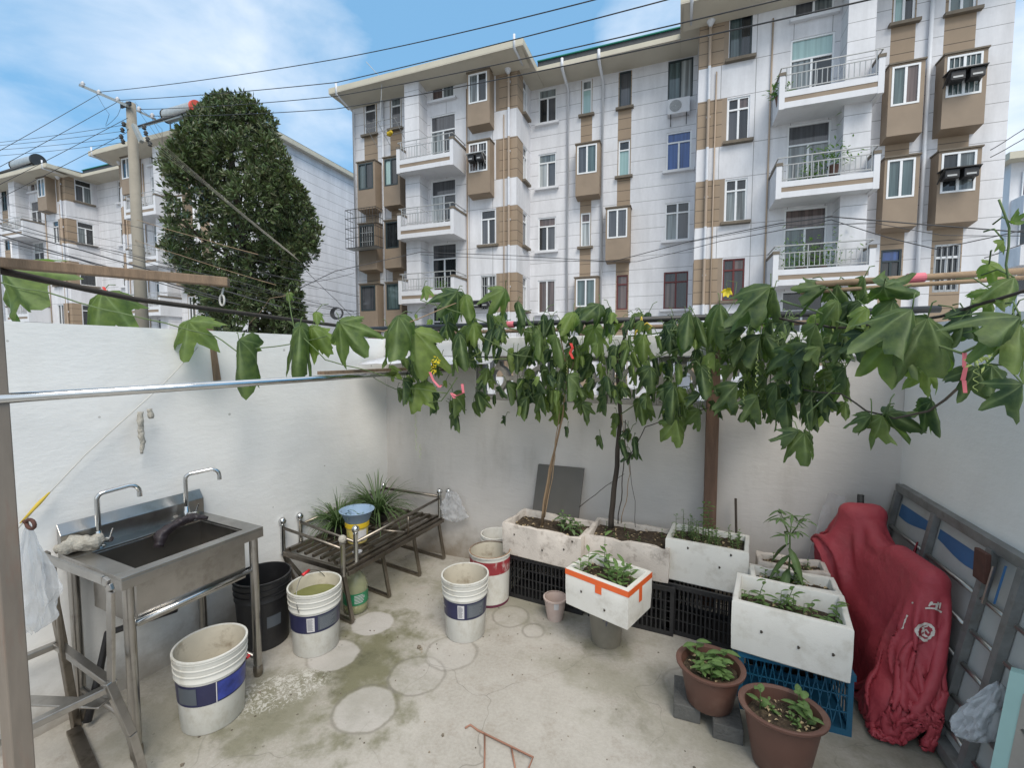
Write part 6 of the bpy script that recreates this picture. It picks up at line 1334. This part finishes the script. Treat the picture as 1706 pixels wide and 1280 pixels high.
wrap(at(850, 541, 3.015), Vector((1, 0, 0)), .024, .06, 'pinkr', 'pink tape round the dark pipe above the left planter')
wrap(Vector((.92, 2.36, 2.0749)), Vector((.75, .12, .03)), .020, .06, 'pinkr', 'pink tape round the pale cane at the upper right')

# ------------------------------------------------------------------ the big tree
def tree():
    root = thing('evergreen_tree', 'large dense dark evergreen tree between the two apartment blocks', 'tree', (at(415, 500, 12).x, 12, 0)); YT = 12
    prof = [(148, 374, 396), (160, 352, 408), (176, 336, 436), (200, 318, 456), (216, 300, 460), (235, 288, 472), (260, 262, 482), (300, 256, 497), (340, 262, 518), (380, 272, 540), (410, 264, 533), (440, 276, 505), (470, 300, 497), (500, 322, 497), (540, 345, 502), (575, 360, 490)]
    P_ = [(at((l+r)/2, y, YT), (at(r, y, YT)-at(l, y, YT)).length/2) for y, l, r in prof]
    rt = random.Random(5); lb = LB()
    def sec(z):
        for (a, ra), (b, rb) in zip(P_, P_[1:]):
            if b.z <= z <= a.z: u = (a.z-z)/(a.z-b.z); return a.lerp(b, u), ra+(rb-ra)*u
        return P_[-1] if z < P_[-1][0].z else P_[0]
    ztop, zbot = P_[0][0].z, P_[-1][0].z; cnt = 0
    lobes = []
    for _ in range(170):
        z = zbot+(ztop-zbot)*rt.random(); c, r_ = sec(z); a = rt.random()*6.283; q = r_*rt.uniform(.55, .92); lobes.append((Vector((c.x+q*math.cos(a), c.y+q*math.sin(a)*.85, z)), rt.uniform(.55, 1.15)*min(1, r_/1.3+.15), rt.random()))
    while cnt < 6800:
        lc, lr, tn_ = rt.choice(lobes); d = Vector((rt.gauss(0, 1), rt.gauss(0, 1), rt.gauss(0, 1))).normalized(); p = lc+d*lr*rt.uniform(.6, 1.02)
        if p.z > ztop+.3: continue
        c, r_ = sec(p.z); h = Vector((p.x-c.x, (p.y-c.y), 0)).length
        if h > r_*1.15+.15: continue
        if noise.noise(p*.8) < -.33: continue
        v_ = p-Vector((0, 0, CAMZ)); cp_, sp_ = math.cos(PITCH), math.sin(PITCH); zf = v_.dot(camF)*cp_-v_.z*sp_; qx = 853+745*v_.dot(camR)/zf; qy = 640-745*(v_.dot(camF)*sp_+v_.z*cp_)/zf
        if qy < 156: continue
        for (y0_, l0_, r0_), (y1_, l1_, r1_) in zip(prof, prof[1:]):
            if y0_ <= qy <= y1_: break
        u_ = min(1, (qy-y0_)/(y1_-y0_)); el = 24*noise.noise(p*.42)+6*noise.noise(p*2.3)
        if not (l0_+(l1_-l0_)*u_+5+el < qx < r0_+(r1_-r0_)*u_-5+el): continue
        cnt += 1; tone = max(0, min(1, .25+.35*tn_+rt.gauss(0, .12)+(.25 if rt.random() < .06 else 0)))
        out_ = (d+Vector((0, 0, .35))).normalized()
        for k in range(11):
            dd = (out_+Vector((rt.gauss(0, .6), rt.gauss(0, .6), rt.gauss(0, .55)))).normalized(); s_ = dd.orthogonal().normalized(); s_ = Matrix.Rotation(rt.random()*6.28, 3, dd) @ s_
            L_ = rt.uniform(.12, .23); b0 = p+dd*rt.uniform(0, .10); n_ = s_.cross(dd); o = len(lb.v); wv = L_*.19
            lb.v += [b0, b0+dd*L_*.5+s_*wv+n_*.015, b0+dd*L_, b0+dd*L_*.5-s_*wv+n_*.015]; lb.f += [(o, o+1, o+2, o+3)]; lb.m.append(0); lb.tone += [max(0, min(1, tone+rt.gauss(0, .12)))]*4; lb.vein += [.15, 0, .1, 0]
    lb.build('crown', M['tree'], root, world=True)
    base = Vector((root.location.x, 12, -.02)); tk = MB().tube([base, base+Vector((.05, 0, 1.5)), P_[-2][0]+Vector((0, 0, .2)), P_[5][0], P_[2][0]], [.24, .2, .17, .11, .03], 10)
    tk.build('trunk', M['bark'], root, smooth=True, world=True)
    for k in range(22):
        i = rt.randrange(6, 14); c, r_ = P_[i]; r_ *= .72; a = rt.random()*6.28; s0 = Vector((base.x*.2+c.x*.8, c.y, c.z-.7)); e = c+Vector((math.cos(a)*r_*.85, math.sin(a)*r_*.8, .4)); MB().tube([s0, s0.lerp(e, .5)+Vector((0, 0, -.1)), e], [.06, .04, .015], 6).build('limb', M['bark'], root, smooth=True, world=True)
tree()

# ------------------------------------------------------------------ utility pole and cables
M['conc'] = mat('grey brown concrete pole', (.27, .245, .20), .8, var=.12, scale=2, dirt=(.16, .14, .11), dirt_amt=.4); M['galv'] = mat('galvanised arm', (.33, .35, .34), .5, metal=.4)
pt = at(218, 172, 8); up_ = thing('utility_pole', 'tall grey concrete utility pole left of the big tree', 'utility pole', (pt.x, 8, 0))
MB().lathe([(.17, 0), (.105, pt.z)], (pt.x, 8, 0), 20).build('pole', M['conc'], up_, smooth=True, world=True)
def arm(a, b, Y=8, wd=.07, nm='cross_arm', Y2=None): q = MB().bar(at(*a, Y), at(*b, Y2 or Y), wd, wd); return q.build(nm, M['galv'], up_, world=True)
arm((134, 142), (213, 176), 7.9, Y2=7.85); arm((228, 184), (258, 198), 7.9, .05); arm((208, 205), (214, 216), 7.9, .05); arm((223, 208), (236, 236), 7.85, .09, 'bracket')
MB().box(pt.x-.2, pt.x+.2, 7.86, 7.9, pt.z-.15, pt.z-.05).build('bracket', M['iron'], up_, world=True)
for (x, y) in ((138, 140), (165, 154), (196, 166), (232, 182), (254, 193), (206, 207), (204, 217), (202, 228), (205, 236), (240, 212), (243, 222), (246, 232), (250, 240)):
    c = at(x, y, 7.85); MB().lathe([(.02, -.06), (.05, -.04), (.03, -.01), (.055, .02), (.03, .05), (.02, .07)], c, 10).build('insulator', M['paper'] if y < 200 else M['iron'], up_, smooth=True, world=True)
CN = 0
def cable(pts, label, group=None, r=.012, sag=.02, mt='cable', smoothn=14):
    """pts = (column,row,distance) supports joined by hanging curves"""
    q = []; W_ = [at(*p) for p in pts]
    for a, b in zip(W_, W_[1:]):
        L_ = (b-a).length
        for i in range(smoothn): u = i/smoothn; p = a.lerp(b, u); p.z -= sag*L_*4*u*(1-u); q.append(p)
    q.append(W_[-1]); return tag(MB().tube(q, r*.6, 5).build('power_cable', M[mt], smooth=True), label, 'cable', group)
cable([(165, 153, 7.85), (560, 98, 7.2), (1010, -6, 5.6)], 'uppermost power cable from the pole across the sky to the top edge', r=.013, sag=.006)
cable([(196, 167, 7.85), (560, 137, 7.2), (1130, -6, 5.6)], 'second power cable from the top, crossing just above the roof of the nearer block', r=.013, sag=.004)
cable([(232, 182, 7.85), (560, 160, 7.2), (1320, -6, 4.9)], 'third power cable from the top, crossing the eaves of the nearer block', r=.012, sag=.006)
cable([(254, 193, 7.85), (560, 181, 7.2), (1470, -6, 4.5)], 'lowest of the four long power cables, crossing the top row of windows', r=.012, sag=.006)
for i, (x0, y0, x1, y1) in enumerate([(165, 156, -10, 256), (195, 170, -10, 283), (213, 196, -10, 312), (212, 220, -10, 335)]): cable([(x0, y0, 7.85), (x1, y1, 6.0)], ['steep power cable dropping left from the outer end of the cross arm', 'steep power cable dropping left from the middle of the cross arm', 'slanting cable dropping left from below the pole top', 'lowest slanting cable dropping left from the pole'][i], r=.011, sag=.004)
for i, (y0, y1) in enumerate([(208, 238), (218, 243), (229, 250), (237, 260)]): cable([(206, y0, 7.85), (-10, y1, 7.0)], ['highest of four nearly level wires running left from the pole', 'second highest of four nearly level wires left of the pole', 'third of four nearly level wires running left from the pole', 'lowest of four nearly level wires running left from the pole'][i], 'level wires left of the pole', r=.009, sag=.006)
for i in range(5): cable([(240+i*2, 210+i*7, 7.8), (330+i*3, 292+i*4, 7.0), (488+i*3, 424+i*3, 6.2)], 'thin wire slanting down right across the tree, %s of the five' % ['uppermost', 'second', 'middle', 'fourth', 'lowest'][i], 'wires slanting across the tree', r=.004, sag=.004, mt='conc')
for i, (a, b, c, d) in enumerate([((158, 150), (182, 190), (176, 208), 0), ((205, 168), (196, 192), (176, 210), 0), ((225, 170), (252, 195), (268, 225), 0), ((250, 192), (270, 215), (270, 240), 0), ((262, 192), (283, 205), (283, 228), 0), ((232, 185), (250, 210), (265, 230), 0)]):
    cable([(*a, 7.85), (*b, 7.85), (*c, 7.85)], ['long jumper loop hanging left of the pole top', 'short jumper loop close to the left of the pole top', 'jumper wire arching right of the pole top', 'jumper wire dropping from the inner right insulator', 'jumper wire dropping from the outer right insulator', 'lowest jumper wire right of the pole'][i], 'jumper wires on the pole', r=.007, sag=.04)
for i, (pts, r_) in enumerate([([(-10, 376, 5.5), (140, 418, 6), (330, 470, 6.8), (470, 512, 7.5)], .022), ([(-10, 388, 5.5), (120, 428, 6), (250, 462, 6.5), (380, 500, 7.2)], .024), ([(-10, 398, 5.5), (130, 432, 6), (260, 470, 6.5), (400, 508, 7.2)], .016), ([(-10, 372, 5.5), (200, 420, 6.3), (400, 470, 7.2), (590, 520, 8)], .012), ([(-10, 362, 5.5), (220, 430, 6.4), (430, 490, 7.4)], .010)]):
    cable(pts, ['thick black cable bundle crossing low in front of the left block', 'thickest black cable bundle, just above the timber beam', 'black cable just below the thick bundles at the left', 'thin black cable running from the left edge to the nearer block', 'thin grey wire above the black bundles at the left'][i], r=r_, sag=.008)
for i in range(7):
    y0 = 330+i*12+R.uniform(-6, 6); cable([(-10, y0, 6), (R.uniform(180, 260), y0+40+R.uniform(-10, 20), 7), (R.uniform(470, 600), 452+i*10, 9)], 'thin telephone wire before the left block, %s in the fan' % ['topmost', 'second from top', 'third from top', 'the middle one', 'third from bottom', 'second from bottom', 'lowest'][i], 'thin wires before the left block', r=.006, sag=.012)
cable([(228, 366, 7.9), (330, 396, 7.4), (430, 424, 7.2)], 'coppery cable running right from the pole into the tree', r=.012, sag=.004, mt='dry')
cable([(225, 400, 7.9), (300, 425, 7.4), (460, 475, 7.2)], 'tan cable below the coppery one, entering the tree', r=.010, sag=.004, mt='dry')
cable([(500, 480, 8), (558, 452, 10), (700, 420, 12), (860, 426, 13), (1020, 436, 13), (1150, 402, 12), (1300, 372, 10), (1385, 361, 9), (1550, 375, 9), (1720, 388, 9)], 'long black cable sagging across the middle of the nearer block', r=.016, sag=.0)
cable([(700, 424, 12), (900, 434, 13), (1060, 436, 13), (1200, 402, 11), (1385, 366, 9), (1480, 396, 8.6), (1560, 415, 8), (1720, 380, 8)], 'second black cable twisted below the long sagging one', r=.012, sag=.004)
cable([(1150, 403, 12), (1300, 375, 10), (1460, 372, 9), (1570, 392, 9), (1720, 393, 9)], 'thin wire beside the long sagging cable at the right', r=.009, sag=.003)
for i, (pts) in enumerate([[(470, 496, 9), (530, 512, 9.5), (595, 518, 10)], [(500, 470, 9), (560, 486, 9.5), (598, 494, 10)], [(480, 512, 9), (550, 524, 9.5), (600, 522, 10)], [(500, 440, 9), (560, 500, 9.5), (590, 530, 10)], [(430, 452, 8), (520, 470, 9), (590, 455, 10)], [(1640, 430, 8), (1680, 415, 8), (1720, 400, 8)], [(1650, 250, 9), (1690, 225, 9), (1720, 205, 9)], [(1650, 262, 9), (1690, 240, 9), (1720, 222, 9)]]):
    cable(pts, ['middle tangled wire at the corner of the nearer block', 'tangled wire above the middle one at the corner of the nearer block', 'lowest tangled wire at the corner of the nearer block', 'steep wire dropping through the tangle at the nearer block corner', 'sagging wire from the tree to the nearer block corner', 'thin wire low at the right edge before the distant block', 'upper of two thin sky wires at the right edge', 'lower of two thin sky wires at the right edge'][i], ['tangled wires by the corner of the nearer block', 'thin wires at the right edge'][i > 4], r=.011, sag=.02)
co = MB()
for k in range(5):
    c = at(560+k, 522, 9.7); co.tube([c+Vector((.20*math.cos(a)*(1-.05*k), 0, .16*math.sin(a)*(1-.04*k))) for a in [j*math.pi/8 for j in range(17)]], .012, 5)
tag(co.build('cable_coil', M['cable'], smooth=True), 'coil of spare black cable hanging by the corner of the nearer block', 'cable coil')

# ------------------------------------------------------------------ things on the buildings
def solar(name, label, X, Y, Z, sc_, cap, flip=1):
    t = thing(name, label, 'water heater', (X, Y, Z)); r_ = .24*sc_
    MB().tube([(-.8*sc_, 0, 1.0*sc_), (.75*sc_, 0, 1.0*sc_)], r_, 20).build('tank', M['tankg'], t, smooth=True, auto=True)
    MB().tube([(.75*sc_, 0, 1.0*sc_), (.86*sc_, 0, 1.0*sc_)], r_*1.12, 20).build('tank_cap', cap, t, smooth=True, auto=True)
    MB().tube([(-.86*sc_, 0, 1.0*sc_), (-.8*sc_, 0, 1.0*sc_)], r_*1.06, 20).build('tank_cap', M['iron'], t, smooth=True, auto=True)
    m = MB()
    for k in range(12): x = (-.7+k*.125)*sc_; m.tube([(x, -.1*sc_, .9*sc_), (x, -1.1*sc_, .1*sc_)], .03*sc_, 6)
    m.build('glass_tubes', M['iron'], t, smooth=True)
    for x in (-.7, .7): MB().bar((x*sc_, .1, 0), (x*sc_, 0, .85*sc_), .05).bar((x*sc_, -1.15*sc_, 0), (x*sc_, -.05, .85*sc_), .05).build('stand', M['galv'], t)
M['tankg'] = mat('pale heater tank', (.45, .46, .45), .35, metal=.3); M['hred'] = mat('red cap', (.65, .09, .05), .5)
hp = at(303, 187, 18.2); solar('solar_water_heater', 'solar water heater with a red end cap on the left block roof, by the tree', hp.x, 18.2, 14.1, max(1, (hp.z-14.1)), M['hred'])
hp = at(45, 262, 19.2); solar('solar_water_heater', 'solar water heater with dark end caps on the far left of the roof', hp.x, 19.2, 14.1, 1.7, M['iron'])
def air_con(label, x, z, Y, w_=.8, h=.55):
    t = thing('air_conditioner', label, 'air conditioner', (x, Y, z)); MB().box(-w_/2, w_/2, -.32, -.02, 0, h).build('casing', M['fwhite'], t, bevel=.02)
    m = MB()
    for k in range(6): r_ = .04+.036*k; m.tube([(-.12+r_*math.cos(a), -.335, h/2+r_*math.sin(a)) for a in [j*math.pi/10 for j in range(21)]], .006, 4)
    m.build('fan_grille', M['iron'], t); MB().lathe([(.22, 0), (.22, .012), (0, .012)], (0, 0, 0), 24).build('fan_recess', M['rail'], t)
    t.children[-1].rotation_euler = (rad(90), 0, 0); t.children[-1].location = (-.12, -.322, h/2)
    for s_ in (-.3, .3): MB().bar((s_, -.02, -.03), (s_, -.34, -.03), .03).bar((s_, -.30, -.03), (s_, -.02, -.35), .025).build('bracket', M['iron'], t)
air_con('white air conditioner below the top right window of the middle of the nearer block', -.22, 11.55, YM, .85, .6)
def hood(label, x, z, Y, w_=1.0, dark='iron'):
    t = thing('window_rack', label, 'window rack', (x, Y, z)); m = MB()
    m.box(-w_/2, w_/2, -.42, 0, .26, .29); m.build('tray', M[dark], t)
    for k in range(2):
        m = MB(); x0 = -w_/2+.06+k*w_/2; m.box(x0, x0+w_/2-.10, -.36, -.06, -.02, .25); m.build('black_unit', M['black'], t, bevel=.02); m = MB(); m.box(x0+.05, x0+w_/2-.17, -.372, -.362, .04, .09); m.build('unit_front', M['rail'], t)
    for s_ in (-w_/2+.03, w_/2-.03): MB().bar((s_, 0, -.05), (s_, -.42, .27), .03).build('strut', M[dark], t)
hood('black rack with two units under the barred box window, upper right of the block', 7.80, 9.95, 17.89, .9)
hood('black rack with two units before the right box window one floor above the lowest', 7.80, 7.10, 17.89, .9)
hood('pair of small units on the barred box window beside the tan corner', -8.2, 9.95, 17.89, .75, 'rail')
hood('white edged rack low on the left wing beside the tan corner', -8.2, 3.9, 18.38, .85, 'rail')
# outward cage
cg = thing('window_cage', 'grey iron cage projecting round a window at the left corner of the nearer block', 'window cage', (-13.95, 17.9, 6.8)); m = MB(); a, b, c0, c1, h = -.85, .85, 0, -.55, 1.75
for z in (0, .45, .9, 1.35, h):
    m.tube([(a, c0, z), (a, c1, z), (b, c1, z), (b, c0, z)], .016, 5)
for k in range(12): x = a+(b-a)*k/11; m.tube([(x, c1, 0), (x, c1, h)], .011, 4)
for k in range(4): y = c0+(c1-c0)*k/3; m.tube([(a, y, 0), (a, y, h)], .011, 4); m.tube([(b, y, 0), (b, y, h)], .011, 4)
m.build('bars', M['iron'], cg); MB().box(a, b, c1, c0, -.02, 0).build('tray', M['rail'], cg)
# clothes rack on the top left
rk = thing('clothes_rack', 'folding metal clothes rack outside the top floor window at the left', 'clothes rack', (-12.9, 18.3, 11.9)); m = MB()
for k in range(4): m.tube([(-.8, -.3*k, .2+.06*k), (1.0, -.3*k, .2+.06*k)], .012, 4)
for x in (-.7, 0, .9): m.tube([(x, 0, -.3), (x, -.95, .35)], .014, 4)
m.tube([(.1, -.9, .3), (.3, -.95, 2.1), (-.5, -1.0, 3.0)], .015, 5); m.build('rods', M['rail'], rk); crumple('yellow_cloth', [(.1, -.3, .05), (.35, -.35, .12)], [.1, .08], M['yel'], 3, .3).parent = rk
# balcony plants
def balcony_plant(label, x, z, n, sp, Y=17.55, seed=1, tl=.5):
    t = thing('balcony_plant', label, 'plant', (x, Y, z)); MB().lathe([(.12, 0), (.16, .26), (.17, .28), (.14, .27), (0, .24)], n=14).build('pot', M['terra'], t, smooth=True, auto=True)
    lb = LB(); rr = random.Random(seed)
    for _ in range(n):
        a = rr.random()*6.28; d = Vector((math.cos(a), math.sin(a)*.6, rr.uniform(-.4, 1.2))); p = Vector((rr.gauss(0, sp*.4), rr.gauss(0, .12), .3+abs(rr.gauss(0, sp*.55)))); small_leaf(lb, p, d, Vector((-math.sin(a), math.cos(a), 0)), rr.uniform(.10, .2), .06, .3, max(0, min(1, rr.gauss(tl, .2))), seg=2)
    lb.build('foliage', M['herb'], t); MB().tube([(0, 0, .2), (.02, 0, .3+sp*.6)], .012, 5).build('stem', M['stem'], t)
balcony_plant('bushy green plants on the lowest visible balcony of the right wing', 3.75, 4.4, 260, .85, seed=3); balcony_plant('tall leafy plant at the right of the lowest visible balcony', 4.35, 4.4, 200, .8, seed=4)
balcony_plant('flowering plant hanging over the middle balcony rail of the right wing', 4.55, 7.6, 160, .8, seed=5, tl=.2); balcony_plant('row of small plants behind the middle balcony rail of the right wing', 3.9, 7.2, 160, .45, seed=6, tl=.2)
balcony_plant('small shrub at the left end of the topmost balcony of the right wing', 2.98, 10.05, 140, .42, seed=7, tl=.3); balcony_plant('little plant on the lowest visible balcony of the left wing', -9.9, 4.4, 90, .35, seed=8)
# block beyond the right edge of the nearer one
fb_ = thing('apartment_building', 'distant pale apartment block glimpsed at the right edge behind the nearer one', 'apartment building', (22, 36, 0)); m = MB(); m.box(18.3, 34, 36, 46, -.1, 13.2, 0)
m.build('wall', M['fwhite'], fb_, world=True); MB().box(17.8, 34.5, 35.2, 46.5, 13.2, 13.6).build('roof', M['fascia'], fb_, world=True)
for j in range(4):
    MB().box(18.4, 21.2, 34.9, 36, 1.2+j*2.9, 2.3+j*2.9).build('balcony', M['facp'], fb_, world=True)
    for k in range(3): window(fb_, (0, 36, 0), XV, YV, 18.8+k*3.2, 20.2+k*3.2, 2.6+j*2.9-.1, 4.0+j*2.9-.1, 'w s2 kt', dep=-.06)
